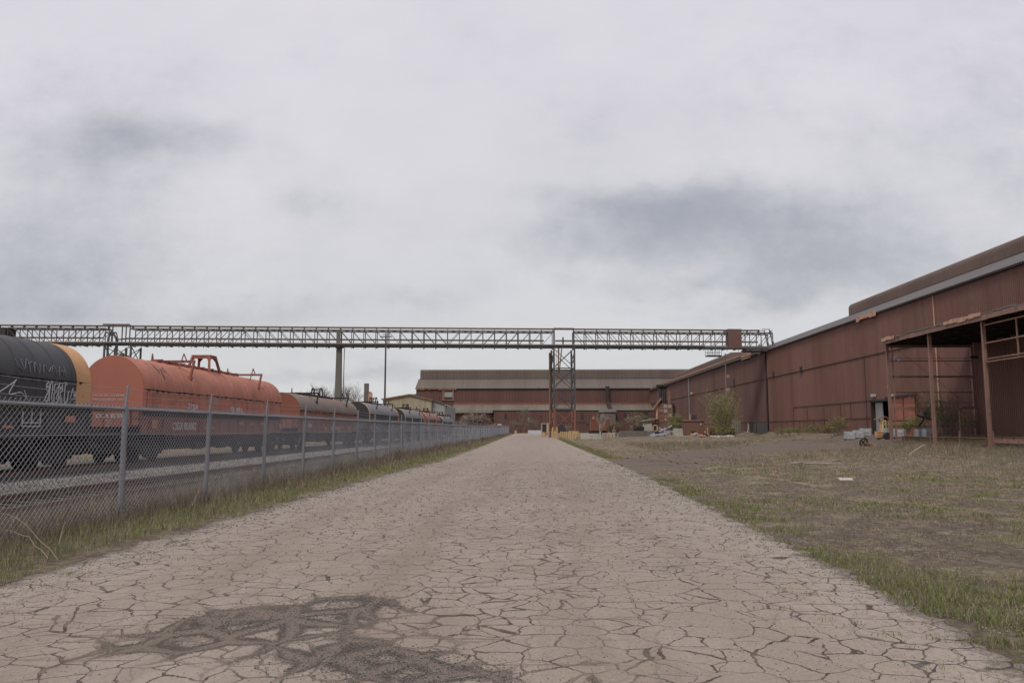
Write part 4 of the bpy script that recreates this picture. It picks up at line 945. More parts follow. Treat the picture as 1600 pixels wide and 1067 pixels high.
y = atX(1077, 620, WX-.2).y; RB(MB().tube([(WX-.25, y, .5), (WX-.25, y, ZE-.1)], .17, 8), 'downpipe', 'galv')
yp = atX(1462, 500, WX).y; RB(MB().tube([(WX-.16, yp, 4), (WX-.16, yp, ZE-.2)], .07, 6), 'conduit', 'rustpale')
# lines of pipework on the eaves of the far half
yA, yB = atX(1186, 545, WX).y, 297
for (dx, dz, r, m_) in ((-.3, .55, .22, 'pipe_rust'), (.5, 1.35, .16, 'pipe_rust'), (.1, 1.0, .12, 'rustpale'), (-.45, .1, .2, 'steel_l')):
    RB(MB().tube([(WX+dx, yA, ZE+dz), (WX+dx, yB, ZE+dz)], r, 8), 'eaves_pipe', m_, smooth=True)
mb = MB(); y = yA
while y < yB: mb.box(WX-.4, WX+.7, y-.08, y+.08, ZE+.1, ZE+.3); mb.box(WX+.4, WX+.55, y-.08, y+.08, ZE+.3, ZE+1.3); y += 6.1
y = atX(1058, 570, WX).y; mb.tube([(WX-.3, y, ZE+.5), (WX-.3, y, ZE+2.6), (WX+.6, y, ZE+2.6)], .22, 8); RB(mb, 'pipe_bracket', 'pipe_rust')
RB(MB().tube([(WX-.2, yA-2, ZE-.2), (WX+.2, yA+4, ZE+1.0), (WX+.8, yA+2, ZE+1.6)], .35, 8).tube([(WX+.3, yA, ZE+.6), (WX+1.5, yA+2, ZE+.8)], .45, 8), 'eaves_pipe', 'rust')

# ------------------------------------------------------------------ open shed in front of it
SX = 34.0; sy = [atX(px, 620, SX).y for px in (1390, 1458, 1543)]
print('shed cols', sy); dyc = sy[0]-sy[1]; sy = [sy[0]-k*(sy[0]-sy[2])/2 for k in range(8)]
sh = thing('open_shed', (SX, sy[0], 0), 'open fronted rusty steel shed leaning against the maroon mill building at the right', 'shed')
def SH(mb, name, mat, **k): mb.v = [(x-SX, y-sy[0], z) for x, y, z in mb.v]; return mb.build(name, MAT[mat], sh, **k)
zF = atX(1384, 530, SX).z; print('fascia', zF, atX(1600, 477, SX).z)
for y in sy:
    if y < 22: break
    g = gz(SX, y); o = SH(MB().box(SX-.13, SX-.10, y-.10, y+.10, g-.2, zF-.5).box(SX+.10, SX+.13, y-.10, y+.10, g-.2, zF-.5).box(SX-.10, SX+.10, y-.02, y+.02, g-.2, zF-.5), 'column', 'rustcol')
mb = MB(); y = sy[0]+.3
while y > 20: w = random.uniform(1.5, 3.2); mb.box(SX-.42+random.uniform(-.03, .03), SX-.34, y-w, y-.03, zF-.55+random.uniform(-.03, .03), zF-.14+random.uniform(-.03, .03)); y -= w
SH(mb, 'fascia', 'rustcol'); mb = MB(); y = sy[0]+.35
while y > 20: w = random.uniform(.4, 1.8); z = zF-.08+random.uniform(-.05, .06); mb.box(SX-.46, SX-.2, y-w, y, z-.06, z+random.uniform(.02, .09)); y -= w+random.choice((0, 0, .1))
SH(mb, 'torn_edge_sheet', 'roof_pale')

for (a, b) in ((sy[0]-.1, sy[0]-2.6), (sy[1]-9.0, sy[1]-3.6)): 
    y = a if a > b else b; e = min(a, b); mb = MB()
    while y > e: w = random.uniform(.5, 1.2); mb.box(SX-.56, SX-.51, y-w, y-.02, zF-.24+random.uniform(-.1, .05), zF+.04+random.uniform(-.06, .06)); y -= w
    SH(mb, 'rusty_patch_sheet', 'rustpale')
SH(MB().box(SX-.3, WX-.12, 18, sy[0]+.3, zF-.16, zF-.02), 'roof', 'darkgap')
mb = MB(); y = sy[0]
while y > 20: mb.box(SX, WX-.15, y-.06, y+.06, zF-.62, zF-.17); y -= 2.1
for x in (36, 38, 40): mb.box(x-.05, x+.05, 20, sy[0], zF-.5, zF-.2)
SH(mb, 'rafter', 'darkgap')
# end frame (perpendicular), girts
ye = sy[0]-.1
def ez(py): return atY(1450, py, ye).z
def ex(px): return atY(px, 600, ye).x
mb = MB(); xw = WX-.3; g1 = gz(SX, ye)
mb.box(SX+.16, xw, ye-.08, ye+.08, ez(543), ez(539)); mb.box(xw-.12, xw+.05, ye-.1, ye+.1, .6, ez(541)); mb.box(SX+.35, SX+.45, ye-.08, ye+.08, g1, ez(540))
mb.box(SX+.16, xw, ye-.08, ye+.08, ez(590), ez(587)); mb.box(SX+.16, xw, ye-.06, ye+.06, ez(638.4), ez(636.2)); mb.box(SX+.16, ex(1498), ye-.06, ye+.06, ez(641.2), ez(639.8))
mb.box(ex(1496), ex(1500), ye-.08, ye+.08, .7, ez(636)); mb.box(ex(1500), xw, ye-.12, ye-.02, ez(637), ez(634.5))
SH(mb, 'end_frame', 'rustcol'); mb = MB()
for py in (564, 613): mb.box(SX+.16, xw, ye-.03, ye+.03, ez(py+.5), ez(py-.6))
for py, x1 in ((560, xw), (629, xw), (665.4, xw)): mb.box(SX+.16, x1, ye-.02, ye+.02, ez(py+.25), ez(py-.35))
mb.box(ex(1515), ex(1541), ye-.5, ye-.3, ez(560.5), ez(557)); mb.bar((SX+1, ye+.2, ez(545)), (xw, ye+.2, ez(640)), .02); mb.bar((SX+4, ye+.2, ez(545)), (xw, ye+.2, ez(600)), .02)
SH(mb, 'girt', 'darkgap')
l_ = SH(MB().tube([(ex(1398), ye-.2, ez(559.6)), (ex(1404), ye-.2, ez(560.2)), (ex(1406), ye-.2, ez(562.4))], .12, 8, .2), 'shed_light', 'whitebox')
mb = MB(); ya, yb_ = sy[2]-.2, 21
for py in (507.5, 536, 561, 565.5): z = atX(1541, py, SX).z; mb.box(SX-.05, SX+.05, yb_, ya, z-.05, z+.05)
z0, z1 = atX(1541, 565.5, SX).z, atX(1541, 507, SX).z
for k in range(4): y = atX(1590, 530, SX).y-k*6.5; mb.box(SX-.04, SX+.04, y-.05, y+.05, z0, z1)
SH(mb, 'front_girt', 'rust')
y = sy[0]
while y > 22: SH(MB().box(SX+1, SX+1.06, y-.4, y-.36, .2, 1.5), 'low_post', 'rustcol'); y -= 5
# fallen girders in the shed
p0 = atX(1410, 688, 35.6); p1 = atX(1543, 688, 35.6)
def girder(x, y0, y1, z0, h, w, label, mat):
    g = thing('steel_girder', (x, (y0+y1)/2, z0), label, 'girder', 'girders lying along the shed'); L = abs(y1-y0)/2
    MB().box(-w/2, w/2, -L, L, h-.06, h).box(-w/2, w/2, -L, L, 0, .06).build('flange', MAT['rust'], g); MB().box(-.03, .03, -L, L, .06, h-.06).build('web', MAT[mat], g)
    mb = MB(); k = -L
    while k <= L: mb.box(-w/2, w/2, k-.02, k+.02, .06, h-.06); k += 6.5
    mb.build('stiffener', MAT['rust'], g)
    return g
girder(35.6, p1.y, p0.y, p0.z-.18, .60, .35, 'long olive and rust steel girder lying between the shed columns', 'olive')
p2 = atX(1549, 688, 36.6); girder(36.6, 40, p2.y, .50, .56, .35, 'light orange steel girder lying inside the shed at the right edge', 'rustpale')

# ================================================================== FAR MILL BUILDING
FY = 300.0
fb = thing('far_mill_building', (0, FY, 0), 'wide maroon mill building with brown monitor roof closing the end of the road', 'building')
def fx(px, Y=FY): return atY(px, 640, Y).x
def fz(py, Y=FY): return atY(850, py, Y).z
def FBm(mb, name, mat, **k): mb.v = [(x, y-FY, z) for x, y, z in mb.v]; return mb.build(name, MAT[mat], fb, **k)
def ribbed(mb, x0, x1, Y, z0, z1, pitch=1.1, dep=.12, Yt=None):
    Yt = Y if Yt is None else Yt; n = max(1, int(abs(x1-x0)/pitch)); p = (x1-x0)/n; base = len(mb.v); m = 0
    for k in range(n):
        for (u, d) in ((0, 0), (.6, 0), (.7, 1), (.9, 1)):
            x = x0+(k+u)*p; mb.v += [(x, Y-d*dep, z0), (x, Yt-d*dep, z1)]; m += 1
    mb.v += [(x1, Y, z0), (x1, Yt, z1)]; m += 1
    for k in range(m-1): a = base+2*k; mb.f.append((a, a+2, a+3, a+1))
    return mb
xL = fx(650); xR = 90; z1 = fz(606); z2 = fz(591.5, FY+8); z3 = fz(577, FY+8)
FBm(ribbed(MB(), xL, xR, FY, 0, z1), 'wall', 'wall_far')
FBm(MB().box(xL, xL+.3, FY, FY+40, 0, z1), 'side_wall', 'wall_far')
FBm(ribbed(MB(), xL-.3, xR, FY-.5, z1, z2, 1.6, .1, FY+8), 'roof', 'roof_far')
FBm(MB().box(xL-.3, xR, FY-.6, FY-.3, z1-.45, z1-.08).box(fx(656, FY+8), xR, FY+7.7, FY+7.9, z2-.35, z2+.1), 'eaves_flashing', 'darkgap')
FBm(ribbed(MB(), fx(656, FY+8), xR, FY+8, z2, z3-.5, 1.3, .12), 'roof_monitor', 'monitor_far'); FBm(MB().box(fx(656, FY+8), xR, FY+8.05, FY+20, z2, z3-.45), 'monitor_core', 'monitor_far')
FBm(MB().prism([(fx(656, FY+8), FY+8, z3-.5), (fx(656, FY+8), FY+8.6, z3), (fx(656, FY+8), FY+20, z3+.3), (fx(656, FY+8), FY+20, z3-.5)], (xR-fx(656, FY+8), 0, 0)), 'monitor_cap', 'roof_far')
mb = MB(); x = xL
while x < fx(712): w = random.uniform(1, 2.2); mb.box(x, x+w-.1, FY-.75, FY-.65, z1-.5+random.uniform(-.2, .1), z1+.1); x += w
FBm(mb, 'torn_eaves_sheet', 'rust')
# framed opening
wx0, wx1, wz0, wz1 = fx(694), fx(707), fz(624), fz(610)
FBm(MB().box(wx0-.7, wx0, FY-.45, FY-.14, wz0-.4, wz1+.4).box(wx1, wx1+.5, FY-.45, FY-.14, wz0-.4, wz1+.4).box(wx0, wx1, FY-.45, FY-.14, wz1, wz1+.4).box(wx0, wx1, FY-.45, FY-.14, wz0-.4, wz0), 'window_frame', 'rust')
FBm(MB().box(wx0, wx1, FY-.2, FY-.16, wz0, wz1), 'window', 'greysheet'); FBm(MB().box(wx0, wx1, FY-.3, FY-.22, wz0, wz0+.9).box(wx0, wx1, FY-.3, FY-.22, wz1-.5, wz1), 'window_blind', 'darkgap')
# lower range in front
LY1, LY2 = FY-8, FY-13
za, zb_ = fz(631, FY-2), fz(641, LY1); zc_ = fz(645, LY2)
xl = fx(707, LY1)
FBm(ribbed(MB(), fx(709), WX+2, LY1, zb_, za, 1.6, .1, FY-.3), 'lower_roof', 'roof_pale')
FBm(MB().box(fx(709), WX, FY-.9, FY-.5, za-.15, za+.5), 'rusty_flashing', 'brownend')
FBm(ribbed(MB(), xl, fx(770, LY1), LY1-.1, 0, zb_-.2), 'lower_wall', 'wall_far')
FBm(ribbed(MB(), fx(770, LY2), WX-.3, LY2, 0, fz(641.5, LY2)), 'lower_wall', 'wall_far')
FBm(MB().box(fx(770, LY2), WX-.3, LY2-.3, LY1, fz(641.5, LY2), fz(640.8, LY2)), 'lower_wall_top', 'darkgap')
FBm(MB().box(fx(770, LY2), fx(770, LY2)+.3, LY2, LY1, 0, fz(641.5, LY2)), 'lower_side_wall', 'wall_far')
Yq = LY1-2
FBm(ribbed(MB(), fx(707, Yq), fx(770, Yq), Yq-1, fz(645, Yq), fz(640, Yq), 1.6, .1, Yq+2.5), 'canopy_roof', 'roof_far')
def fwin(px0, px1, py0, py1, name='window', mat='glass', Y=LY2, d=.12):
    f = FBm(MB().box(fx(px0, Y), fx(px1, Y), Y-d-.1, Y-d, fz(py1, Y), fz(py0, Y)), name, mat)
fwin(788, 791.5, 646, 654); fwin(908, 911, 645, 654.5); fwin(975, 977.5, 645, 654.5); fwin(844, 846.5, 649.5, 651.5); fwin(916, 919.5, 662, 664)
fwin(826, 827, 652, 659, 'pale_strip', 'whitebox'); fwin(873, 882, 664, 674, 'door', 'glass'); fwin(1008, 1012, 642, 656, 'door', 'darkgap')
fwin(847, 858, 662.5, 674, 'doorway', 'blackrub', LY2, .12)
fwin(845.5, 847, 662, 674, 'door_frame', 'concrete', LY2, .2); fwin(845.5, 859, 661, 662.4, 'door_frame', 'concrete', LY2, .2)
fwin(870, 915, 658.6, 659.4, 'wall_pipe', 'steel', LY2, .2); fwin(1006, 1012, 641, 672, 'dark_corner', 'darkgap', LY2, .3)
# small canopy and leaning duct
Yc = LY2-4
FBm(MB().prism([(fx(935, Yc), Yc, fz(644, Yc)), (fx(964, Yc), Yc, fz(644, Yc)), (fx(962, Yc), LY2, fz(639.5, Yc)), (fx(937, Yc), LY2, fz(639.5, Yc))], (0, 0, .2)).box(fx(938, Yc), fx(962, Yc), Yc+.5, Yc+.7, 0, fz(644, Yc)), 'porch', 'roof_far')
FBm(MB().tube([(fx(949), FY-1.2, fz(604)), (fx(950), FY-1.2, fz(629)), (fx(954, LY1), LY1-2, fz(645, LY1))], .75, 8), 'duct', 'darkgap', smooth=True)
# ------------------------------------------------------------------ tan shed on the left
YT = 190.0
ts = thing('tan_metal_shed', (atY(645, 640, YT).x, YT, 0), 'tan corrugated gable shed with rust trim behind the coil cars', 'shed'); ox = ts.location.x
def tx(px): return atY(px, 640, YT).x-ox
def tz(py): return atY(640, py, YT).z
P = [(tx(598), 0, 0), (tx(674), 0, 0), (tx(674), 0, tz(625.5)), (tx(640), 0, tz(617)), (tx(598), 0, tz(624))]
mb = MB(); n = 44   # ribbed gable front
xs_ = np.linspace(P[0][0], P[1][0], n*2+1); top = lambda x: float(np.interp(x, [P[0][0], tx(640), P[1][0]], [P[4][2], P[3][2], P[2][2]]))
for i, x in enumerate(xs_): d = -.1 if i % 2 else 0; mb.v += [(x, d, 0), (x, d, top(x))]
for i in range(len(xs_)-1): a = 2*i; mb.f.append((a, a+2, a+3, a+1))
mb.build('wall', MAT['tan'], ts)
mb = MB().bar((tx(596), -.3, tz(624)), (tx(640), -.3, tz(616.4)), .5, .3).bar((tx(640), -.3, tz(616.4)), (tx(676), -.3, tz(625)), .5, .3)
mb.prism([(tx(596), -.3, tz(624)), (tx(640), -.3, tz(616.4)), (tx(676), -.3, tz(625)), (tx(640), -.3, tz(617))], (0, 30, 0)); mb.build('roof', MAT['rust'], ts)
MB().prism([(tx(674.5), 1, 0), (tx(694), 1, 0), (tx(694), 1, tz(632)), (tx(674.5), 1, tz(625.6))], (0, 25, 0)).build('lean_to', MAT['greysheet'], ts)
MB().bar((tx(674), .8, tz(624.8)), (tx(695), .8, tz(631.4)), .4, .25).build('lean_to_roof', MAT['steel_l'], ts)
mb = MB()
for px, w in ((638.5, .5), (645, .45), (652, .3), (657, .3), (693, .4)): z = tz(616.5)-.3 if px < 680 else tz(630.5); mb.tube([(tx(px), 4, z-1.2), (tx(px), 4, z+.4 if px < 655 else z-.4)], w*.7, 8).tube([(tx(px), 4, z+.2 if px < 655 else z-.6), (tx(px), 4, z+.6 if px < 655 else z-.2)], w, 8)
mb.build('roof_vent', MAT['steel'], ts); MB().tube([(tx(630), -.2, 3), (tx(630), -.2, 6.5)], .2, 6).build('downpipe', MAT['rust'], ts)
P = atY(572, 640, 260); ch = thing('chimney_stack', (P.x, P.y, 0), 'square grey concrete chimney stack seen beyond the black coil cars', 'chimney'); h = atY(572, 599, 260).z
MB().box(-.68, .68, -.68, .68, 0, h).build('stack', MAT['conc_post'], ch, bev=.03); MB().box(.75, 1.9, -.6, .6, 0, atY(572, 614, 260).z).tube([(1.3, 0, atY(572, 614, 260).z), (1.3, 0, atY(572, 612, 260).z)], .45, 8).build('side_flue', MAT['rustpale'], ch)
# ================================================================== THINGS STANDING ABOUT
def place(px, py, Y): p = atY(px, py, Y); return p.x, Y
def base_at(px, Y): x = atY(px, 670, Y).x; return (x, Y, gz(x, Y))
# dust collector
Y = 185; bx = base_at(1036, Y); dc = thing('dust_collector', bx, 'rusty red panelled dust collector with two dark upright ducts on a brick base', 'industrial plant')
g = bx[2]; s_ = Y/FPX
def lx(px): return atY(px, 640, Y).x-bx[0]
def lz(py): return atY(1036, py, Y).z-g
mb = MB().box(lx(1029), lx(1050), 0, 3.2, lz(658), lz(631)); mb.build('casing', MAT['red'], dc)
mb = MB()
for py in (631.5, 638, 645, 652, 658): mb.box(lx(1028.5), lx(1050.5), -.12, 3.3, lz(py), lz(py)+.16)
for px in (1029, 1036, 1043, 1050): mb.box(lx(px)-.08, lx(px)+.08, -.15, -.02, lz(658), lz(631))
mb.build('casing_rib', MAT['rust'], dc)
mb = MB()
for a, b, c, d in ((1037, 1042.5, 639, 645.5), (1037, 1049, 632, 637), (1044, 1049, 646, 651), (1030, 1035, 640, 642), (1038, 1041, 653, 657)): MB().box(lx(a), lx(b), -.06, -.02, lz(d), lz(c)).build('bare_panel', MAT['greysheet'], dc)
MB().box(lx(1025), lx(1027.5), -.1, .5, lz(658), lz(634)).box(lx(1026), lx(1027.5), -.2, -.1, lz(650), lz(636)).build('side_duct', MAT['rustpale'], dc)
mb = MB()
for px in (1033.8, 1040.5): mb.tube([(lx(px), 1.5, lz(631)), (lx(px), 1.5, lz(607))], .42, 12).tube([(lx(px), 1.5, lz(607)), (lx(px), 1.5, lz(603))], .42, 12, .95).tube([(lx(px), 1.5, lz(603)), (lx(px), 1.5, lz(600.5))], .98, 12)
mb.build('duct', MAT['blackend'], dc, smooth=True)
MB().box(lx(1044.5), lx(1048), .2, .6, lz(631), lz(611)).build('ladder_post', MAT['rust'], dc)
mb = MB().bar((lx(1019), -.3, lz(641)), (lx(1033), -.3, lz(622)), .8, .35).bar((lx(1020), .6, lz(641)), (lx(1034), .6, lz(624)), .6, .3); mb.build('inclined_chute', MAT['rust'], dc)
mb = MB().box(lx(1011), lx(1052), .2, 4, -.3, lz(660)).build('base_hut', MAT['wall'], dc)
MB().prism([(lx(1003), -1, lz(657)), (lx(1028), -1, lz(653)), (lx(1028), -1, lz(654)), (lx(1003), -1, lz(658))], (0, 4, 0)).build('canopy', MAT['greysheet'], dc)
MB().tube([(lx(1054), 3, lz(668)), (lx(1054), 3, lz(636)), (lx(1052), 3, lz(632)), (lx(1048), 2, lz(632))], .75, 10).build('bent_duct', MAT['blackrub'], dc, smooth=True)
mb = MB().box(lx(1019), lx(1020.5), .0, .19, lz(674), lz(663.5)).box(lx(1025.6), lx(1027), .0, .19, lz(674), lz(663.5)).box(lx(1019), lx(1027), .0, .19, lz(665), lz(663.5)).box(lx(1019), lx(1027), .0, .19, lz(674), lz(672.6)); mb.build('window_frame', MAT['cream'], dc)
mb = MB().box(lx(1020.5), lx(1025.6), .05, .15, lz(672.6), lz(665)); mb.build('window', MAT['glass'], dc)
mb = MB().box(lx(1004), lx(1018), -.3, .15, -.2, lz(661)); mb.build('block_wall', MAT['concrete'], dc)
# brown box hut
Y = 150; b = base_at(1082, Y); o = thing('equipment_hut', b, 'low brown flat roofed steel hut with a small white meter box, before the mill wall', 'hut')
def L(px): return atY(px, 660, Y).x-b[0]
def LZ(py): return atY(1082, py, Y).z-b[2]
MB().box(L(1065), L(1100), 0, 4, -.3, LZ(658)).build('body', MAT['wall'], o, bev=.03); MB().box(L(1063.5), L(1101.5), -.2, 4.2, LZ(658), LZ(656)).build('roof', MAT['rust'], o)
MB().box(L(1093.4), L(1096), -.15, -.01, LZ(664.3), LZ(661)).build('meter_box', MAT['concrete'], o); MB().box(L(1079), L(1081), 1, 1.3, LZ(656), LZ(649)).box(L(1079), L(1081.2), .9, 1.4, LZ(649), LZ(647)).build('vent_pipe', MAT['rustpale'], o)
# concrete block and scrap
Y = 146; b = base_at(1059, Y); MBo = MB().prism([(-.9, -.6, -.3), (.9, -.6, -.3), (.78, -.5, 1.35), (-.75, -.5, 1.35)], (0, 1.2, 0)).build('concrete_block', MAT['concrete'], None, bev=.05); MBo.location = b; tag(MBo, 'upright pale concrete block leaning against the brown hut', 'concrete block')
Y = 144; b = base_at(1038, Y); o = thing('scrap_heap', b, 'tangle of pale blue steel scrap beams lying on the grass by the concrete block', 'scrap metal')
MB().bar((-2.6, 0, .1), (1.4, .2, 1.9), .25).bar((-2.4, -.5, .1), (.4, -.6, .55), .3).bar((-.9, .2, 1.5), (1.0, .3, .55), .2).bar((0, -.1, 0), (.1, 0, 1.6), .18).bar((-.5, .3, .8), (1.9, .4, .9), .18).build('beam', MAT['bluegrey'], o)
MB().box(-1.7, -.9, -.2, .4, 0, .9).build('motor', MAT['blackrub'], o); MB().tube([(-.1, .0, 1.55), (.25, 0, 1.8), (.6, 0, 1.5)], .08, 6).build('hook', MAT['steel'], o)
Y = 139; b = base_at(1070, Y); o = MB().box(-2.8, 1.6, -.1, .1, 0, .14).bar((-.9, 0, 0), (-1.6, .2, 1.1), .12).build('plank', MAT['concrete']); o.location = b; tag(o, 'long grey plank lying on the ground before the brown hut', 'plank')
for px, Y, lab, m1, m2 in ((1086, 140, 'orange pipe with a white open end lying beside the brown hut', 'orange', 'whitebox'), (1100, 128, 'orange drum with a black open end lying nearer than the white ended pipe', 'orange', 'blackrub')):
    b = base_at(px, Y); o = thing('pipe_offcut', b, lab, 'pipe')
    MB().tube([(-.8, 0, .22), (.1, -.1, .22)], .22, 12).build('barrel', MAT[m1], o, smooth=True)
    mb = MB(); n = 12
    mb.tube([(.1+.35*math.sin(a), -.15, .15+.35*math.cos(a)) for a in np.linspace(-1.6, 1.6, 9)], .12, 8); mb.build('open_end', MAT[m2], o, smooth=True)
# orange bollard, brown plank fence, electric cabinets
def bollard(px, Y, h, r, lab, mat='yellow', sq=False, grp='yellow bollards beside the road', n_='bollard'):
    b = base_at(px, Y); mb = MB()
    if sq: mb.box(-r, r, -r, r, -.1, h)
    else: mb.tube([(0, 0, -.1), (0, 0, h), (0, 0, h+.03)], r, 12).tube([(0, 0, h+.03), (0, 0, h+.08)], r*.9, 12, r*.4)
    o = mb.build(n_, MAT[mat], None, smooth=not sq, bev=.03 if sq else 0); o.location = b; o.rotation_euler = (random.uniform(-.03, .03), random.uniform(-.03, .03), random.uniform(-.2, .2)); tag(o, lab, 'bollard', grp); return o
bollard(1106, 146, 1.4, .16, 'orange post standing at the right corner of the brown hut', 'orange', False, None)
for i, (px, py, w) in enumerate([(876, 683, 1), (879.3, 683.4, 1), (882.4, 683.8, 1), (885.5, 684.3, 1), (889, 685, 1.25), (892, 686, 1.25), (895.3, 687.8, 1), (899.2, 687.6, .9)]):
    Y = 1.45*FPX/(py-671); Y = (EYE-gz(6, Y))*FPX/(py-671)
    ords = ['farthest', 'second farthest', 'third farthest', 'fourth farthest', 'thick fifth', 'thick sixth', 'nearest round', 'leaning last']
    o = bollard(px, Y, 1.0*w**.5, .16*w, ords[i]+' yellow bollard in the row right of the lattice tower')
    if i == 7: o.rotation_euler.y = .18
bollard(849.5, 150, .95, .36, 'stout yellow square block post left of the lattice tower, at the road end', sq=True); bollard(806, 235, .9, .3, 'small far yellow post by the bare tree at the end of the fence', sq=True)
for px, dy, h, n_ in ((863.5, -2.6, 1.75, 'left'), (870.3, -2.8, 1.8, 'right')): 
    o = bollard(px, 137, h, .17, 'tall yellow post guarding the front of the lattice tower, %s one of the pair' % n_, grp='yellow guard posts at the tower')
b = base_at(869, 133); o = MB().box(-.5, .5, -.3, .3, 0, .28).build('kerb_block', MAT['yellow'], bev=.04); o.location = b; tag(o, 'low yellow kerb block in front of the lattice tower', 'kerb block')
# barriers
def barrier(px0, px1, py0, py1, Y, lab, mat='concrete', d=.6, grp='concrete barriers beyond the grass'):
    b = base_at((px0+px1)/2, Y); w = (px1-px0)*Y/FPX/2; h = (py1-py0)*Y/FPX
    o = MB().prism([(-w, -d/2, -.2), (-w, d/2, -.2), (-w, d*.3, h), (-w, -d*.3, h)], (2*w, 0, 0)).build('concrete_barrier', MAT[mat], None, bev=.03); o.location = (b[0], b[1], b[2]); tag(o, lab, 'barrier', grp); return o
barrier(907, 939, 677, 685.3, 128, 'pale concrete barrier right of the yellow bollards, nearest of the barriers')
barrier(825, 846, 671, 676.5, 215, 'low white barrier across the end of the road', 'whitebox')
for i, (a, c) in enumerate(((940.5, 946), (946.5, 950.5), (951, 956), (956.5, 961))): barrier(a, c, 673, 680, 142+i*.4, ['first', 'second rust streaked', 'third', 'fourth'][i]+' short block counted rightwards from the pale nearest barrier', ['concrete', 'rustpale', 'concrete', 'concrete'][i])
barrier(968, 1023, 672.5, 681, 150, 'long low grey wall of blocks right of the red container', 'conc_post')
# container and skip
Y = 172; b = base_at(938, Y); o = thing('shipping_container', b, 'faded red corrugated container standing on a dark skip', 'container')
w = 15*Y/FPX; zb0, zt0 = atY(938, 671.5, Y).z-b[2], atY(938, 655.5, Y).z-b[2]; zb0 = max(zb0, .1)
mb = MB(); n = 26; k = 0
for i in range(n*2+1): x = -w+2*w*i/(n*2); mb.v += [(x, -.06*(i % 2), zb0), (x, -.06*(i % 2), zt0)]
for i in range(n*2): a = 2*i; mb.f.append((a, a+2, a+3, a+1))
mb.box(-w, w, .01, 2.4, zb0, zt0); mb.build('body', MAT['red'], o); MB().box(-w, w, -.12, .1, zt0, zt0+.12).box(-w, w, -.12, .1, zb0-.1, zb0).box(-w-.05, -w+.1, -.12, .1, zb0, zt0).box(w-.1, w+.05, -.12, .1, zb0, zt0).build('frame', MAT['rust'], o)
MB().box(-w+.3, w-.5, .2, 2.2, -.2, zb0-.1).build('skid', MAT['blackrub'], o); MB().box(-w+.4, -w+.8, 0, .4, zt0, zt0+.6).build('beacon', MAT['orange'], o)
b = base_at(930.5, 165); o = MB().prism([(-1.2, 0, .1), (1.1, 0, .1), (1.3, 0, 1.0), (-1.35, 0, 1.0)], (0, 1.6, 0)).box(-1.4, 1.4, -.05, .05, .9, 1.02).build('skip', MAT['blackrub'], bev=.03); o.location = b; tag(o, 'small dark metal skip below the red container', 'skip')
# rusty machine left of the hut
b = base_at(998, 175); o = thing('scrap_machine', b, 'dark rusty machine with a pale post at the end of the long block wall', 'machine')
MB().box(-1.6, 1.2, 0, 2, .3, 1.7).build('body', MAT['blackrub'], o); MB().box(-1.9, -1.2, -.2, .2, 0, 1.9).box(-1.2, 1.3, -.1, 0, .25, .6).build('frame', MAT['rust'], o); MB().tube([(1.3, -.2, 0), (1.7, -.2, .8), (1.5, -.2, 2.2)], .13, 6).build('bent_post', MAT['concrete'], o)
b = base_at(959, 150); o = MB().box(-.3, .3, -.2, .2, 0, 1.4).box(-.6, -.25, -.3, .3, 0, .5).tube([(0, 0, 1.4), (.2, 0, 2.0)], .15, 8).build('standpipe', MAT['rust']); o.location = b; tag(o, 'small rusty orange standpipe between the barriers and the long block wall', 'standpipe')
# vehicle with tarpaulin beyond the fence
Y = 245; b = base_at(780, Y); o = thing('covered_trailer', b, 'dark peaked trailer with a white top box beyond the end of the fence', 'trailer')
MB().prism([(-2.4, 0, .7), (2.6, 0, .7), (1.6, 0, 2.2), (.3, 0, 2.9), (-1.4, 0, 2.5)], (0, 5, 0)).build('cover', MAT['blackrub'], o); MB().box(-.5, .7, -.1, 2, 2.75, 3.3).build('top_box', MAT['whitebox'], o)
for x in (-1.6, 1.7): MB().tube([(x, -.1, .4), (x, .2, .4)], .4, 14).build('wheel', MAT['blackend'], o)
MB().box(-2.2, 2.4, 0, 5, .5, .72).build('chassis', MAT['under'], o)
# light mast
Y = 150; b = base_at(1136.5, Y); o = thing('light_mast', b, 'slim steel mast with round floodlights rising past the mill eaves behind the green tree', 'light mast'); h = atY(1136, 552, Y).z-b[2]
MB().tube([(0, 0, 0), (0, 0, h)], .16, 8, .1).build('pole', MAT['galv'], o, smooth=True)
for py in (588, 608.5, 630): z = atY(1136, py, Y).z-b[2]; MB().bar((-.3, 0, z), (.4, 0, z), .1).tube([(.3, 0, z), (.3, -.25, z)], .28, 10, .34).build('floodlight', MAT['rustpale'], o)
# cabinets against the wall
Y = 160; b = base_at(1152, Y); o = thing('electric_cabinet', b, 'tall pale grey double door cabinet standing by the mill wall', 'cabinet')
MB().box(L0 := -.78, .78, 0, .9, 0, 2.5).build('body', MAT['greysheet'], o, bev=.02); MB().box(-.05, .12, -.06, -.005, .05, 2.5).build('door_strip', MAT['concrete'], o); MB().box(-.2, -.14, -.08, -.01, 1.1, 1.4).build('handle', MAT['steel'], o)
Y = 152; b = base_at(1172, Y); o = thing('wooden_shelter', b, 'small broken wooden shelter with a pale post right of the grey cabinet', 'shelter')
MB().bar((-1.1, 0, 1.75), (.1, 0, 2.1), .5, .08).bar((-.2, .2, 1.95), (1.0, .2, 2.5), .1).build('roof', MAT['tie'], o)
MB().tube([(-.45, 0, 0), (-.3, 0, .9), (-.35, 0, 1.9)], .15, 8).build('pale_post', MAT['concrete'], o); MB().box(.1, .25, 0, .2, 0, 1.9).box(.6, .8, .1, .3, 0, 1.9).box(.3, .55, .4, .5, 0, 1.8).build('post', MAT['tie'], o)
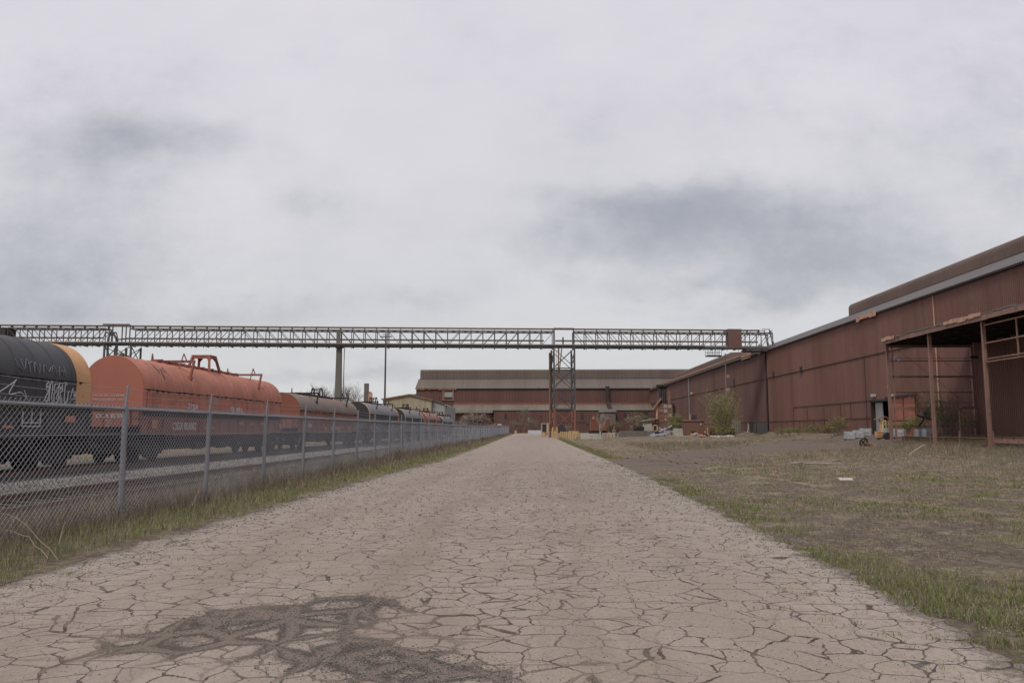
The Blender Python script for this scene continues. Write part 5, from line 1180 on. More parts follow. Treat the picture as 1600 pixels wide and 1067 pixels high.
# brown picket fence behind the tree
b = base_at(1126, 149); o = thing('picket_fence', b, 'low dark brown pipe and picket fence behind the green tree', 'fence')
mb = MB()
for k in range(11): mb.box(-2.6+k*.52-.07, -2.6+k*.52+.07, -.03, .03, 0, 1.25+.1*math.sin(k*3))
mb.build('picket', MAT['rust'], o); MB().box(-2.7, 2.7, .03, .08, .3, .4).box(-2.7, 2.7, .03, .08, 1.0, 1.1).box(-2.7, 2.7, .1, .13, .1, 1.3).build('rail', MAT['tie'], o)
# gas bottle stand, grey cabinets near downpipe
b = base_at(1190, 143); o = MB().box(-.9, .9, -.3, .3, 0, 2.0).box(-1.4, -1.0, -.2, .2, 0, 1.7).build('wall_cabinet', MAT['steel'], bev=.02); o.location = b; tag(o, 'dark grey low cabinets against the wall at the dark vertical gap', 'cabinet')
# wooden booth and totes
Y = 93; b = base_at(1384, Y); o = thing('booth', b, 'narrow cream wooden booth with a crooked little roof in front of the dark doorway', 'booth')
MB().box(-.38, .12, 0, .7, 0, 1.95).build('body', MAT['cream'], o, bev=.02); MB().box(-.22, -.02, -.04, -.004, 1.05, 1.75).build('window', MAT['glass'], o); MB().box(-.16, -.06, -.06, -.045, 1.4, 1.6).build('notice', MAT['whitebox'], o)
MB().bar((-1.05, .2, 2.0), (-.1, .2, 2.35), 1.0, .08).bar((-.1, .2, 2.35), (.35, .2, 2.15), 1.0, .08).build('roof', MAT['rust'], o); MB().box(-.72, -.62, 0, .1, .3, 2.05).box(.28, .38, 0, .1, 0, 2.1).build('post', MAT['rustpale'], o)
MB().box(.2, .26, .1, .2, .5, 1.9).build('conduit', MAT['steel'], o)
def make_tote():
    t_ = thing('tote', (0, 0, 0), 'x', 'tote', 'caged totes by the doorway')
    MB().box(-.5, .5, -.46, .46, .14, .96).build('tank', MAT['whitebox'], t_, bev=.06)
    mb = MB()
    for k in range(7):
        x = -.55+k*1.1/6
        for y in (-.51, .51): mb.tube([(x, y, .12), (x, y, 1.02)], .011, 5)
        y = -.51+k*1.02/6
        for x2 in (-.55, .55): mb.tube([(x2, y, .12), (x2, y, 1.02)], .011, 5)
    for z in (.14, .36, .58, .80, 1.02): mb.tube([(-.55, -.51, z), (.55, -.51, z), (.55, .51, z), (-.55, .51, z), (-.55, -.51, z)], .014, 5)
    mb.build('cage', MAT['cage'], t_)
    MB().box(-.58, .58, -.54, -.40, 0, .10).box(-.58, .58, -.07, .07, 0, .10).box(-.58, .58, .40, .54, 0, .10).box(-.58, .58, -.54, .54, .10, .135).build('pallet', MAT['steel'], t_)
    MB().box(-.22, .2, -.55, -.53, .55, .78).build('label_plate', MAT['white'], t_); MB().tube([(0, 0, .96), (0, 0, 1.03)], .12, 10).build('cap', MAT['blackrub'], t_); return t_
def yw(px, X=40.4): return X*FPX/(px-840)
tp = make_tote(); first = True
for px, Y, lab in ((1327.5, 98, 'leftmost silver caged tote of the three left of the booth'), (1341, 98, 'middle caged tote of the three left of the booth'), (1352, 98.5, 'right caged tote of the three, the one nearest the booth'),
                   (1389.5, yw(1391, 40.9), 'caged tote partly behind the end column of the shed'), (1403.5, yw(1403), 'caged tote just right of the end column of the shed'),
                   (1439.5, yw(1440), 'dark grey caged tote beneath the crane arm, left one'), (1451.5, yw(1452), 'dark grey caged tote beneath the crane arm, right one')):
    t_ = tp if first else copy_tree(tp); first = False
    t_.location = base_at(px, Y); t_['label'] = lab; t_.rotation_euler.z = random.uniform(-.06, .06)
b = base_at(1375.5, 93); o = thing('crate', b, 'orange wooden crate with rubble before the dark doorway', 'crate')
MB().box(-.52, .52, -.35, .35, .15, .8).build('box', MAT['yellowband'], o); MB().box(-.56, .56, -.39, -.36, .6, .68).box(-.56, .56, -.39, -.36, .3, .38).build('slat', MAT['rust'], o)
b = base_at(1385, 90); o = MB().tube([(0, -.3, .42), (0, .1, .42)], .40, 14).tube([(.5, .2, .12), (.5, .2, .34)], .45, 14).bar((-1.1, -.2, 0), (.3, -.3, .7), .12).build('tyre_heap', MAT['blackrub'], smooth=True); o.location = b; tag(o, 'heap of black tyres and rubber at the foot of the end column', 'tyre heap')
# crane arm attachment
b = base_at(1447, yw(1449, 40.8)); o = thing('crane_arm', b, 'dark hydraulic grab with a curved pale hose arm above the grey totes', 'machine')
MB().bar((-.9, 0, 2.35), (1.0, 0, 1.75), .22, .14).bar((-.6, .1, 1.3), (-.1, 0, 2.1), .12).build('jaw', MAT['blackrub'], o); MB().box(-.2, .45, -.2, .25, 1.95, 2.75).tube([(.15, 0, 2.7), (.3, 0, 3.0)], .1, 8).build('head', MAT['steel'], o)
MB().tube([(.25, 0, 2.9), (.5, 0, 3.5), (.95, 0, 3.85), (1.6, 0, 3.9)], .08, 8).build('hose', MAT['galv'], o, smooth=True); MB().tube([(1.6, 0, 3.9), (1.75, 0, 2.0), (1.8, 0, 0)], .10, 8).build('mast', MAT['steel'], o)
MB().bar((-1.0, .05, 1.0), (-.55, .05, 1.65), .1).build('ram', MAT['red'], o)
# black wheel with an orange drum
p = (EYE-.28)*FPX/(696.5-671); b = base_at(1353, 66); o = thing('winch_wheel', b, 'black spoked wheel with an orange drum lying in the grass of the field', 'wheel', rz=.3)
mb = MB(); cx = -.35
mb.tube([(cx+.42*math.cos(a), .0-.12*math.sin(a), .42+.42*math.sin(a)) for a in np.linspace(0, 2*math.pi, 21)], .09, 8)
for k in range(5): a = k*1.257; mb.bar((cx, 0, .42), (cx+.4*math.cos(a), -.12*math.sin(a), .42+.4*math.sin(a)), .09)
mb.build('wheel', MAT['blackrub'], o, smooth=True); MB().tube([(cx, .05, .40), (.45, .1, .22)], .19, 10).tube([(.45, .1, .2), (.72, .1, .18)], .22, 10).build('drum', MAT['rust'], o, smooth=True); o.scale = (.8, .8, .8)
# field litter
def litter(n_, mb, mat, px, py, lab, cat, rz=0, z=.03):
    Y = EYE*FPX/(py-671); x = atY(px, 670, Y).x; zz = float(zground(np.array(x), np.array(Y))); Y = (EYE-zz)*FPX/(py-671); x = atY(px, 670, Y).x
    o = mb.build(n_, MAT[mat], None, bev=.008); o.location = (x, Y, float(zground(np.array(x), np.array(Y)))+z); o.rotation_euler.z = rz; return tag(o, lab, cat)
litter('white_board', MB().prism([(-.22, -.05, 0), (.22, -.05, 0), (.22, .05, .05), (-.22, .05, .05)], (0, 0, .03)), 'white', 1318, 751, 'small white strip of board lying in the grass of the field', 'board', .1, .04)
litter('driftwood', MB().tube([(-.8, .15, .05), (-.4, .08, .07), (0, 0, .05), (.5, -.1, .06), (1.1, -.3, .04)], .045, 7, .025).tube([(-.4, .08, .07), (-.3, -.2, .1)], .025, 6).tube([(.15, 0, .05), (.45, .2, .11)], .022, 6), 'log', 1262, 726, 'weathered grey log lying flat in the field', 'log', 0, .0)
litter('fallen_plank', MB().bar((-.5, 0, .0), (.5, .1, .6), .10, .04), 'log', 1430, 694, 'short pale plank propped in the grass before the shed columns', 'plank', 0, .1)
# loose stones: a rubble row and two gravels
def rock(r, seed):
    bm = bmesh.new(); bmesh.ops.create_icosphere(bm, subdivisions=2, radius=r)
    for v in bm.verts: v.co *= 1+.35*noise.noise(v.co/r*1.3+Vector((seed, 0, 0))); v.co.z *= .6
    m = MB(); m.v = [tuple(v.co) for v in bm.verts]; m.f = [tuple(v.index for v in f.verts) for f in bm.faces]; bm.free(); return m
rr = random.Random(3)
for i, px in enumerate((1112, 1117, 1123, 1127.5, 1132, 1138, 1143)):
    o = rock(rr.uniform(.28, .5), i*3).build('boulder', MAT['concrete'], None, smooth=True); o.location = base_at(px, 124+rr.uniform(-3, 3)); o.location.z += .1
    tag(o, 'pale rubble boulder in the row below the green tree, %s from the left' % ['first', 'second', 'third', 'fourth', 'fifth', 'sixth', 'last'][i], 'boulder', 'rubble boulders below the tree')
def stones(name, X, Y, Z, R_, label, cr, kind='stuff'):
    n = len(X); dirs = np.array([(1, 0, 0), (-.5, .87, 0), (-.5, -.87, 0), (0, 0, .8), (0, 0, -.5)])
    j = 1+rng.uniform(-.4, .4, (n, 5, 1)); ang = rng.uniform(0, 6.28, n); c, s = np.cos(ang), np.sin(ang)
    D = dirs[None]*j; Dx = D[..., 0]*c[:, None]-D[..., 1]*s[:, None]; Dy = D[..., 0]*s[:, None]+D[..., 1]*c[:, None]
    V = np.stack([X[:, None]+Dx*R_[:, None], Y[:, None]+Dy*R_[:, None], Z[:, None]+D[..., 2]*R_[:, None]*.8], -1).reshape(-1, 3)
    F = np.array([(0, 1, 3), (1, 2, 3), (2, 0, 3), (1, 0, 4), (2, 1, 4), (0, 2, 4)]); F = (F[None]+np.arange(n)[:, None, None]*5).reshape(-1)
    g_ = rng.uniform(cr[0], cr[1], n)[:, None]*np.array([1, .93, .86])[None]+rng.uniform(-.02, .02, (n, 3)); col = np.repeat(np.clip(g_, .01, 1), 5, 0)
    return tag(fastmesh(name, V, F, 3, MAT['stone'], col), label, None, None, kind)
# ballast stones
n = 36000; Y = 8+rng.power(1, n)*0; u = rng.random(n); Y = 8*(70/8)**u; X = -rng.uniform(11.4, 15.2, n); X = np.where(rng.random(n) < .10, -rng.uniform(9.2, 11.4, n), X)
Zb = np.interp(-X, [9.0, 9.1, 9.4, 11.0, 11.6, 12.4, 13.5, 15.2, 16.4, 17.6, 19.4, 20.6, 22.5], [-.06, -.06, .0, .04, .07, .09, .09, .06, .02, .03, .03, .04, .03])
stones('ballast_gravel', X, Y, Zb+.015, rng.uniform(.015, .035, n)*np.clip(Y/22, .8, 2.2), 'loose ballast stones around the rails', (.07, .42))
# grit on the road: scattered pebbles, thicker in the broken patch and along the edges
n = 14000; u = rng.random(n); Y = 3.2*(40/3.2)**u; X = rng.uniform(-5.7, 3.7, n)
e = rng.random(n) < .35; X = np.where(e & (rng.random(n) < .5), -5.3-rng.normal(0, .22, n), np.where(e, 3.35+rng.normal(0, .25, n), X))
R_ = rng.uniform(.004, .010, n)*np.clip(Y/8, .8, 2.5)
n2 = 5000; k = rng.integers(0, 4, n2); cx = np.array([-2.4, -1.3, -1.75, -.75])[k]; cy = np.array([6.8, 5.72, 7.5, 5.45])[k]
X = np.concatenate([X, cx+rng.normal(0, .33, n2)]); Y = np.concatenate([Y, cy+rng.normal(0, .22, n2)]); R_ = np.concatenate([R_, rng.uniform(.003, .009, n2)])
stones('road_grit', X, Y, G(X, Y)+.003, R_, 'pebbles and grit strewn over the cracked concrete road', (.07, .34))
n = 11000; u = rng.random(n); Y = 5*(60/5)**u; X = 3.6+rng.random(n)**1.3*(Y*.8+3)
stones('field_gravel', X, Y, zground(X, Y)+.01, rng.uniform(.008, .018, n)*np.clip(Y/12, .8, 1.4), 'stone chippings scattered through the field', (.12, .42))
# ================================================================== VEGETATION
def blades(name, X, Y, Z, H, Wd, lean, col, label, mat='grass', curl=.5, two=True):
    n = len(X); a = rng.uniform(0, 2*math.pi, n); la = rng.uniform(0, 2*math.pi, n); ln = lean*rng.uniform(.3, 1.2, n)*H
    # blades face the viewer more or less, at random
    dx, dy = np.cos(a)*Wd/2, np.sin(a)*Wd/2*.6; lx_, ly_ = np.cos(la)*ln, np.sin(la)*ln
    b0 = np.stack([X-dx, Y-dy, Z-.01], -1); b1 = np.stack([X+dx, Y+dy, Z-.01], -1)
    m0 = np.stack([X-dx*.75+lx_*.35, Y-dy*.75+ly_*.35, Z+H*.55], -1); m1 = np.stack([X+dx*.75+lx_*.35, Y+dy*.75+ly_*.35, Z+H*.55], -1)
    tp = np.stack([X+lx_, Y+ly_, Z+H*(1-curl*.35*np.clip(lean, 0, 1))], -1)
    V = np.stack([b0, b1, m0, m1, tp], 1).reshape(-1, 3)
    F = np.array([(0, 1, 3), (0, 3, 2), (2, 3, 4)]); F = (F[None]+np.arange(n)[:, None, None]*5).reshape(-1)
    o = fastmesh(name, V, F, 3, MAT[mat], np.repeat(np.clip(col, .005, 1), 5, 0)); return tag(o, label, None, None, 'stuff')
def npn(x, y, s, seed=0):
    c, q = math.cos(seed*1.7+.6), math.sin(seed*1.7+.6); x, y = x*c-y*q, x*q+y*c
    return np.clip((npn1(x, y, s, seed)*.55+npn1(x+3, y-7, s*2.3, seed+3)*.30+npn1(x, y+5, s*5.1, seed+6)*.15-.5)*1.5+.5, 0, 1)
def npn1(x, y, s, seed=0):   # cheap smooth value noise in numpy
    x = x*s+seed*17.3; y = y*s+seed*9.1; xi = np.floor(x); yi = np.floor(y); fx_ = S(x-xi); fy_ = S(y-yi)
    def h(a, b): v = np.sin(a*127.1+b*311.7+seed)*43758.5453; return v-np.floor(v)
    return (h(xi, yi)*(1-fx_)+h(xi+1, yi)*fx_)*(1-fy_)+(h(xi, yi+1)*(1-fx_)+h(xi+1, yi+1)*fx_)*fy_
def cols(n, base, var): b = np.array(base)[None]*rng.uniform(1-var, 1+var, (n, 1)); return b*rng.uniform(.9, 1.1, (n, 3))
GREEN = (.170, .200, .060); GREEN2 = (.105, .125, .045); STRAW = (.34, .27, .185); GREY = (.250, .208, .172); BROWN = (.165, .130, .098)
def pick(n, ws, cs, var=.3):
    k = rng.choice(len(ws), n, p=np.array(ws)/sum(ws)); return np.array(cs)[k]*rng.uniform(1-var, 1+var, (n, 1))*rng.uniform(.92, 1.08, (n, 3))
vroadL = np.vectorize(lambda y: float(np.interp(y, LY, LXv))); vroadR = np.vectorize(lambda y: float(np.interp(y, RY, RXv)))
def ylog(n, a, b): return a*(b/a)**rng.random(n)
# left verge: green grass by the road
n = 60000; Y = ylog(n, 4.5, 215); Lx = np.interp(Y, LY, LXv); w = (-7.4-Lx)*-1; X = Lx+.05-rng.random(n)**.9*(w+.1)
keep = npn(X, Y, 1.1, 1)*.6+npn(X, Y, 3.7, 2)*.4+np.where(Lx-X < .35, -.25, .1)+.04 > .38; X, Y, Lx = X[keep], Y[keep], Lx[keep]; n = len(X); t_ = np.clip((Lx-X)/2.0, 0, 1)
sc = np.clip(Y/14, .75, 6); gm = npn(X, Y, .8, 5)
blades('verge_grass', X, Y, G(X, Y), (.03+.08*t_+.06*gm)*rng.uniform(.5, 1.4, n), .0065*sc, .7, np.where((rng.random(n) < .72)[:, None], pick(n, [3, 2, 1], [GREEN, GREEN2, (.19, .20, .08)]), pick(n, [1, 1], [STRAW, GREY])), 'green grass of the verge between the road and the fence')
# dry weeds at the foot of the fence and behind it
n = 95000; Y = ylog(n, 5, 215); X = -7.85+rng.normal(0, .85, n); X = np.clip(X, -10.0, -6.1)
ht = .28+.42*npn(X, Y, .5, 8)+.22*npn(X, Y, 1.9, 9); ht *= np.clip(1-np.abs(X+8.0)/2.6, .25, 1)*np.interp(Y, [5, 20, 45, 60, 220], [.75, .85, 1.15, 1.25, 1.1])
keep = npn(X, Y, .9, 3)*.7+rng.random(n)*.5 > .34; X, Y, ht = X[keep], Y[keep], ht[keep]; n = len(X); sc = np.clip(Y/14, .7, 5)
blades('dry_weeds', X, Y, G(X, Y), ht*rng.uniform(.35, 1.2, n), .0042*sc, .55, pick(n, [3, 4, 3, .8, 2.5], [STRAW, GREY, BROWN, GREEN2, (.07, .055, .045)], .35), 'dry grey weeds growing through the foot of the fence', 'grass')
n = 9000; Y = ylog(n, 5, 60); X = rng.uniform(-11.6, -8.2, n); k = npn(X, Y, .7, 12) > .55; X, Y = X[k], Y[k]; n = len(X)
blades('track_weeds', X, Y, np.full(n, .03), rng.uniform(.05, .28, n), .007*np.clip(Y/14, .8, 3), .6, pick(n, [3, 1, 2], [GREEN, STRAW, GREY]), 'small green weeds growing on the empty track')
# right side: green strip along the road edge, then the rough field
n = 60000; Y = ylog(n, 3.4, 150); Rx = np.interp(Y, RY, RXv); X = Rx-.12+np.abs(rng.normal(0, .48, n))
k = (npn(X, Y, 1.3, 21)*.55+npn(X, Y, 3.3, 22)*.45 > .44) & ~((Y > 27) & (Y < 45)); X, Y, Rx = X[k], Y[k], Rx[k]; n = len(X); sc = np.clip(Y/13, .75, 6); d_ = X-Rx
blades('edge_grass', X, Y, zground(X, Y), (.025+.075*npn(X, Y, 1.5, 23)+.025*(d_ > .3))*rng.uniform(.5, 1.5, n), .0065*sc, .75, np.where((rng.random(n) < .66)[:, None], pick(n, [3, 2, 1.5], [GREEN, GREEN2, (.20, .21, .08)]), pick(n, [1, 1, 1], [STRAW, GREY, BROWN])), 'green grass along the right edge of the road')
def intrack(X, Y):
    la = np.array(low); ua = np.array(up); yl = np.interp(X, la[:, 0], la[:, 1]); yu = np.interp(X, ua[:, 0], ua[:, 1]); return (Y > yl+.3) & (Y < yu-.3) & (X > 3.5)
def field_pts(n, y0, y1):
    Y = ylog(n, y0, y1); X = np.interp(Y, RY, RXv)+.4+rng.random(n)*(Y*.72+1.5); k = (X < 41.5) & ~intrack(X, Y); return X[k], Y[k]
# thatch: straw lying nearly flat
X, Y = field_pts(190000, 4.0, 150); k = npn(X, Y, .55, 31)*.75+rng.random(len(X))*.45 > .52; X, Y = X[k], Y[k]; n = len(X); sc = np.clip(Y/13, .7, 6)
blades('field_thatch', X, Y, zground(X, Y)+.004, rng.uniform(.015, .05, n), .0055*sc, 2.6, pick(n, [4, 3, 3, 3], [STRAW, GREY, BROWN, (.07, .054, .043)], .45), 'flattened straw and dead stalks over the rough field', curl=.2)
# green tufts
cx, cy = field_pts(5200, 4.2, 150); k = npn(cx, cy, .22, 33)*.7+npn(cx, cy, .8, 34)*.5 > .60; cx, cy = cx[k], cy[k]
m = rng.integers(8, 60, len(cx)); idx = np.repeat(np.arange(len(cx)), m); n = len(idx); rad = rng.uniform(.05, .22, len(cx))[idx]*np.clip(cy[idx]/16, 1, 2.2)
X = cx[idx]+rng.normal(0, 1, n)*rad; Y = cy[idx]+rng.normal(0, 1, n)*rad; sc = np.clip(Y/13, .75, 6); hh = rng.uniform(.03, .11, len(cx))[idx]
blades('field_grass', X, Y, zground(X, Y), hh*rng.uniform(.5, 1.3, n), .0065*sc, .9, pick(n, [3, 2, 1.6, .8], [GREEN, GREEN2, (.20, .21, .08), STRAW]), 'green grass tufts dotted over the rough field')
# upright dead grass, thicker further off and to the right
X, Y = field_pts(90000, 5, 160); tall = S((X-8)/14)*S((Y-14)/22); k = npn(X, Y, .35, 36)*.6+npn(X, Y, 1.6, 37)*.5+.16*tall+rng.uniform(-.12, .12, len(X)) > .66; X, Y, tall = X[k], Y[k], tall[k]; n = len(X); sc = np.clip(Y/13, .7, 6)
blades('dead_grass', X, Y, zground(X, Y), rng.uniform(.03, .13, n)*(1+1.3*tall), .005*sc, .9, pick(n, [4, 3, 2.5, .8], [STRAW, GREY, BROWN, GREEN2], .4), 'upright dead grass standing in the rough field', curl=1.2)
n = 60000; Y = rng.uniform(20, 88, n); X = rng.uniform(9, 44, n); k = (npn(X, Y, .25, 41)*.6+npn(X, Y, .9, 42)*.4+.25*S((X-15)/15)+.25*S((Y-50)/15) > .62) & ~intrack(X, Y); X, Y = X[k], Y[k]; n = len(X)
blades('tall_weeds', X, Y, zground(X, Y), rng.uniform(.12, .60, n), .0075*np.clip(Y/30, .7, 3), .75, pick(n, [1.5, 4, 5, 1.5], [STRAW, GREY, BROWN, GREEN2], .35), 'taller dead weeds in front of the shed')
# orange leaves of low herbs in the field
n = 420; cx = rng.uniform(4, 30, 60); cy = 9+rng.random(60)**1.2*45; k = rng.integers(0, 60, n); X = cx[k]+rng.normal(0, .35, n); Y = cy[k]+rng.normal(0, .5, n)
j = X > np.interp(Y, RY, RXv)+.6; X, Y = X[j], Y[j]; n = len(X)
blades('orange_flowers', X, Y, zground(X, Y)+.03, rng.uniform(.02, .05, n), .022*np.clip(Y/15, .7, 2), .3, pick(n, [1, 1], [(.50, .22, .07), (.60, .36, .14)]), 'scattered orange flower heads in the field grass', curl=.1)
# weeds rooted in the cracks near the road edges
c_ = 170; cy = ylog(c_, 5, 60); sd = rng.random(c_) < .5; off = rng.random(c_)**1.8*1.3; cx = np.where(sd, np.interp(cy, LY, LXv)+off, np.interp(cy, RY, RXv)-off)
m = rng.integers(6, 26, c_); idx = np.repeat(np.arange(c_), m); n = len(idx); X = cx[idx]+rng.normal(0, .07, n)*rng.uniform(.5, 2, c_)[idx]; Y = cy[idx]+rng.normal(0, .05, n)
blades('crack_weeds', X, Y, G(X, Y), rng.uniform(.02, .06, n), .007*np.clip(Y/13, .8, 3), .9, pick(n, [3, 1, 1], [GREEN, STRAW, BROWN]), 'small weeds rooted in the cracks along the road edges')
# individual long dead stalks near the fence
def stalk(px0, py0, px1, py1, Y, lab):
    a = atY(px0, py0, Y); b = atY(px1, py1, Y+.3); a.z = max(a.z, gz(a.x, Y)); pts = [a.lerp(b, t)+Vector((0, 0, .12*math.sin(t*math.pi)*random.uniform(.5, 1)+.01*math.sin(t*17))) for t in np.linspace(0, 1, 8)]
    o = MB().tube([p-a for p in pts], .005, 5, .002).tube([pts[5]-a, pts[5]-a+Vector((.05, 0, .12))], .002, 4).build('dead_stalk', MAT['log']); o.location = a; tag(o, lab, 'dead stalk', 'long dead stalks by the fence')
stalk(90, 882, 0, 800, 9.9, 'long straw coloured stalk leaning left across the near fence grass, longest'); stalk(75, 872, 5, 828, 9.8, 'thin straw stalk just under the longest leaning one'); stalk(92, 852, 106, 810, 11, 'short pale stalk leaning right before the first fence post')
stalk(300, 790, 326, 752, 13.5, 'thin stalk between the first two fence posts')
for i, (a, b, c, d, Y, lab) in enumerate(((1535, 712, 1568, 740, 30, 'arching pale weed stem at the right edge'), (1535, 745, 1525, 708, 33, 'bent pale weed stem in the tall weeds'), (1598, 762, 1570, 732, 30, 'curved bramble stem at the far right edge of the field'))): stalk(c, d, a, b, Y, lab)

# ---------------------------------------------------------------- trees and bushes
def tree(name, loc, h, spread, label, cat, leafcol=None, nleaf=0, lsize=.1, trunks=1, bark='bark', tr=.09, depth=4, up=.5, seed=1, fine=True, twigcol=None, nb=4, grp=None, blob=None, low=.25, skirt=0):
    r_ = random.Random(seed); t_ = thing(name, loc, label, cat, grp); mb = MB(); tips = []; twm = MB()
    def grow(p, d, L, rad, lev):
        pts = [p]; q = Vector(p); dd = Vector(d)
        for k in range(3):
            dd = (dd+Vector((r_.uniform(-.22, .22), r_.uniform(-.22, .22), r_.uniform(-.08, .16)))).normalized(); q = q+dd*(L/3); pts.append(q.copy())
        m = mb if lev <= 1 else twm
        m.tube(pts, rad, 6 if lev == 0 else (4 if lev < 3 else 3), rad*.55, cap=False)
        if lev >= depth: tips.append((q, dd)); tips.append((pts[2], dd)); return
        if lev >= depth-1: tips.append((pts[2], dd))
        for k in range(nb if lev else nb+1):
            t = r_.uniform(low if lev == 0 else .3, 1); i = min(2, int(t*3)); s = pts[i].lerp(pts[i+1], t*3-i)
            az = r_.uniform(0, 6.28); out = Vector((math.cos(az), math.sin(az), up+r_.uniform(-.2, .3))).normalized(); nd = (dd*.55+out*spread).normalized()
            grow(s, nd, L*r_.uniform(.5, .75), rad*.5, lev+1)
    for k in range(trunks):
        off = Vector((r_.uniform(-.12, .12)*trunks, r_.uniform(-.12, .12)*trunks, 0)); grow(off, Vector((r_.uniform(-.15, .15)*trunks**.5, r_.uniform(-.15, .15)*trunks**.5, 1)).normalized(), h*.55, tr, 0)
    mb.build('trunk', MAT[bark], t_, smooth=True)
    if twigcol is None: twm.build('branches', MAT[bark], t_)
    else:
        V = np.array(twm.v); F = [i for f in twm.f for i in f]
        col = np.array(twigcol)[None]*rng.uniform(.75, 1.25, (len(V), 1)); fastmesh('branches', V, F, 4, MAT['twig'], col, t_)
    if nleaf:
        T = np.array([tuple(p) for p, _ in tips]); k = rng.integers(0, len(T), nleaf); P = T[k]+rng.normal(0, 1, (nleaf, 3))*lsize*np.array([2.6, 2.6, 2.4])
        P[:, 2] *= np.where(rng.random(nleaf) < skirt, rng.uniform(.12, .9, nleaf), 1); P[:, 2] = np.maximum(P[:, 2], .05)
        a = rng.normal(0, 1, (nleaf, 3)); a /= np.linalg.norm(a, axis=1)[:, None]; b = np.cross(a, rng.normal(0, 1, (nleaf, 3))); b /= np.linalg.norm(b, axis=1)[:, None]
        sz = lsize*rng.uniform(.5, 1.2, (nleaf, 1)); V = np.stack([P-a*sz, P+b*sz*.45, P+a*sz, P-b*sz*.45], 1).reshape(-1, 3); F = np.arange(nleaf*4)
        ck = rng.uniform(.6, 1.35, (len(T), 1))[k]; col = np.repeat(np.clip(np.array(leafcol)[None]*ck*rng.uniform(.75, 1.25, (nleaf, 1)), .01, 1), 4, 0)
        fastmesh('crown', V, F, 4, MAT['leaf'], col, t_)
    return t_
def tb(px, Y): return base_at(px, Y)
YG = (.30, .30, .105)
tree('young_tree', tb(1126, 143), 8.0, .75, 'fresh green bushy tree in front of the mill wall', 'tree', YG, 7500, .10, 11, depth=3, seed=3, up=.9, nb=5, tr=.05, low=.05, skirt=.5)
tree('young_tree', tb(1137, 146), 5.5, .9, 'thin half bare sapling close to the right of the fresh green tree', 'tree', (.19, .20, .09), 700, .10, 2, depth=4, seed=8, up=.8, nb=3, tr=.06)
tree('green_bush', tb(1058, 152), 3.9, 1.2, 'olive green bush between the dust collector and the brown hut', 'bush', (.21, .21, .085), 3600, .12, 4, depth=3, seed=5, up=.4)
tree('green_bush', tb(1050, 150), 2.6, 1.2, 'smaller olive bush left of the concrete block', 'bush', (.21, .20, .08), 1200, .12, 3, depth=3, seed=15, up=.4)
tree('dry_bush', tb(1083, 141), 1.6, 1.3, 'dry thorny shrub growing against the front of the brown hut', 'bush', (.22, .19, .10), 500, .07, 4, depth=3, seed=6, up=.3, twigcol=(.24, .18, .13))
for i, (px, Y, h, nl, lab, sp) in enumerate([(1415, 97, 1.9, 900, 'low green bush before the red sliding door', 1.2), (1402, 99, 1.7, 600, 'spindly green bush at the left part of the red sliding door', .9), (1430, 96, 2.2, 900, 'green bush growing beside the grey totes', 1.1), (1474, 90, 3.0, 450, 'sparse yellow green bush behind the second shed column', 1.0),
        (1507, 86, 2.6, 450, 'sparse green bush inside the end frame of the shed', 1.0), (1460, 94, 4.9, 250, 'tall leafless sapling behind the second shed column', .5), (1448, 98, 4.6, 200, 'leafless stems rising behind the grey totes', .5), (1303, 108, 2.4, 900, 'lone yellow green bush against the mill wall', 1.0), (1316, 107, 2.2, 500, 'smaller yellow green bush just left of the caged totes', .9),
        (1480, 88, 3.6, 300, 'leafless bent stems inside the shed', .6)]):
    Y = min(Y, yw(px, 41.0)); tree('green_bush' if nl > 400 else 'bare_sapling', tb(px, Y), h, sp, lab, 'bush', (.25, .25, .095), nl, .075, 4, depth=3, seed=20+i, up=.6, tr=.035, twigcol=(.17, .14, .09), grp='bushes along the mill wall')
n = 14; 
for i in range(12):
    px = 1212+i*9+random.uniform(-3, 3); tree('wall_weed', tb(px, 128-i*1.2), random.uniform(.9, 1.6), 1.2, 'yellow green weed clump at the foot of the mill wall, number counted rightwards %s' % ['first', 'second', 'third', 'fourth', 'fifth', 'sixth', 'seventh', 'eighth', 'ninth', 'tenth', 'eleventh', 'twelfth'][i], 'weed', (.20, .215, .075), 420, .07, 3, depth=2, seed=40+i, up=.5, tr=.02, grp='weed clumps at the foot of the mill wall')
PALE = (.30, .245, .195)
tree('bare_willow', tb(737, 232), 7.0, 1.35, 'big pale leafless willow with a rounded crown before the far mill', 'tree', PALE, 5500, .17, 4, depth=4, seed=51, up=.35, twigcol=PALE, nb=5, tr=.10, low=.1)
tree('bare_willow', tb(752, 235), 5.6, 1.3, 'pinkish leafless willow overlapping the big pale one', 'tree', (.27, .20, .17), 2400, .16, 3, depth=4, seed=52, up=.35, twigcol=(.27, .20, .17), nb=4)
tree('bare_shrub', tb(769, 240), 3.2, 1.2, 'small pale leafless shrub at the corner of the lower mill range', 'bush', PALE, 700, .14, 3, depth=3, seed=53, twigcol=PALE)
tree('bare_tree', tb(817, 262), 8.0, .55, 'tall thin leafless tree standing before the far mill wall', 'tree', (.22, .19, .14), 900, .14, 2, depth=4, seed=54, up=.8, twigcol=(.20, .16, .125))
tree('bare_tree', tb(806, 258), 4.2, 1.0, 'low pale leafless tree left of the tall thin one', 'tree', (.22, .195, .14), 900, .14, 3, depth=3, seed=55, twigcol=(.21, .175, .14))
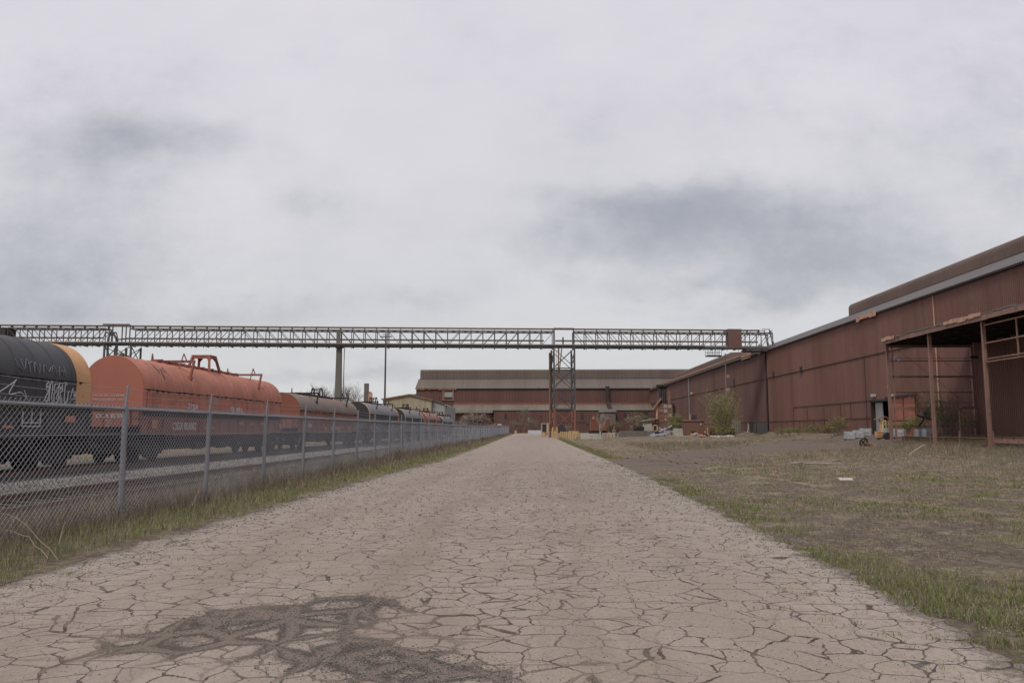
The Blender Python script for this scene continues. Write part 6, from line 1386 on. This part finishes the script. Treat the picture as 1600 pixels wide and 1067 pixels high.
tree('bare_tree', tb(832, 258), 4.6, 1.0, 'low leafless tree right of the tall thin one', 'tree', (.20, .175, .13), 900, .14, 3, depth=3, seed=56, twigcol=(.19, .16, .13))
tree('bare_birch', tb(939, 140), 4.6, .8, 'pale white stemmed leafless birch in front of the red container', 'tree', None, 0, .1, 2, bark='concrete', depth=3, seed=57, up=.8, tr=.07, nb=3)
tree('bare_shrub', tb(957, 158), 2.6, 1.1, 'olive leafless shrub right of the red container', 'bush', (.20, .18, .11), 700, .12, 3, depth=3, seed=58, twigcol=(.2, .17, .13))
tree('bare_shrub', tb(964, 162), 3.0, 1.1, 'taller leafless shrub before the dark doorway of the far mill', 'bush', (.20, .175, .12), 700, .12, 3, depth=3, seed=59, twigcol=(.2, .17, .13))
tree('bare_shrub', tb(990, 172), 4.1, 1.1, 'pale pinkish leafless shrub left of the dark scrap machine', 'bush', (.27, .22, .18), 1100, .12, 3, depth=3, seed=60, twigcol=(.27, .22, .18))
tree('green_bush', tb(1004, 200), 5.0, .8, 'slim green bush by the corner where the two mills meet', 'bush', (.17, .18, .08), 900, .13, 3, depth=3, seed=61)
tree('bare_shrub', tb(886, 225), 2.6, 1.1, 'pale shrub seen through the legs of the lattice tower', 'bush', PALE, 400, .12, 3, depth=3, seed=62, twigcol=PALE)
for i, (px, sd_) in enumerate(((516, 71), (545, 72))):
    tree('bare_tree', (atY(px, 640, 175).x, 175, 0), 11.5, .9, ['wide leafless tree left of the concrete bridge column', 'wide leafless tree right of the concrete bridge column'][i], 'tree', None, 0, .1, 2, bark='bark_dark', depth=5, seed=sd_, up=.55, tr=.16, nb=4, twigcol=(.13, .105, .09), low=.4)
# far ground weeds left of the railway
n = 9000; Y = rng.uniform(20, 150, n); X = -rng.uniform(21, 34, n); blades('wasteland_grass', X, Y, zground(X, Y), rng.uniform(.05, .3, n), .02*np.clip(Y/30, .7, 3), .6, pick(n, [4, 1, 1], [STRAW, GREEN2, GREY]), 'straw coloured grass beyond the parked cars')
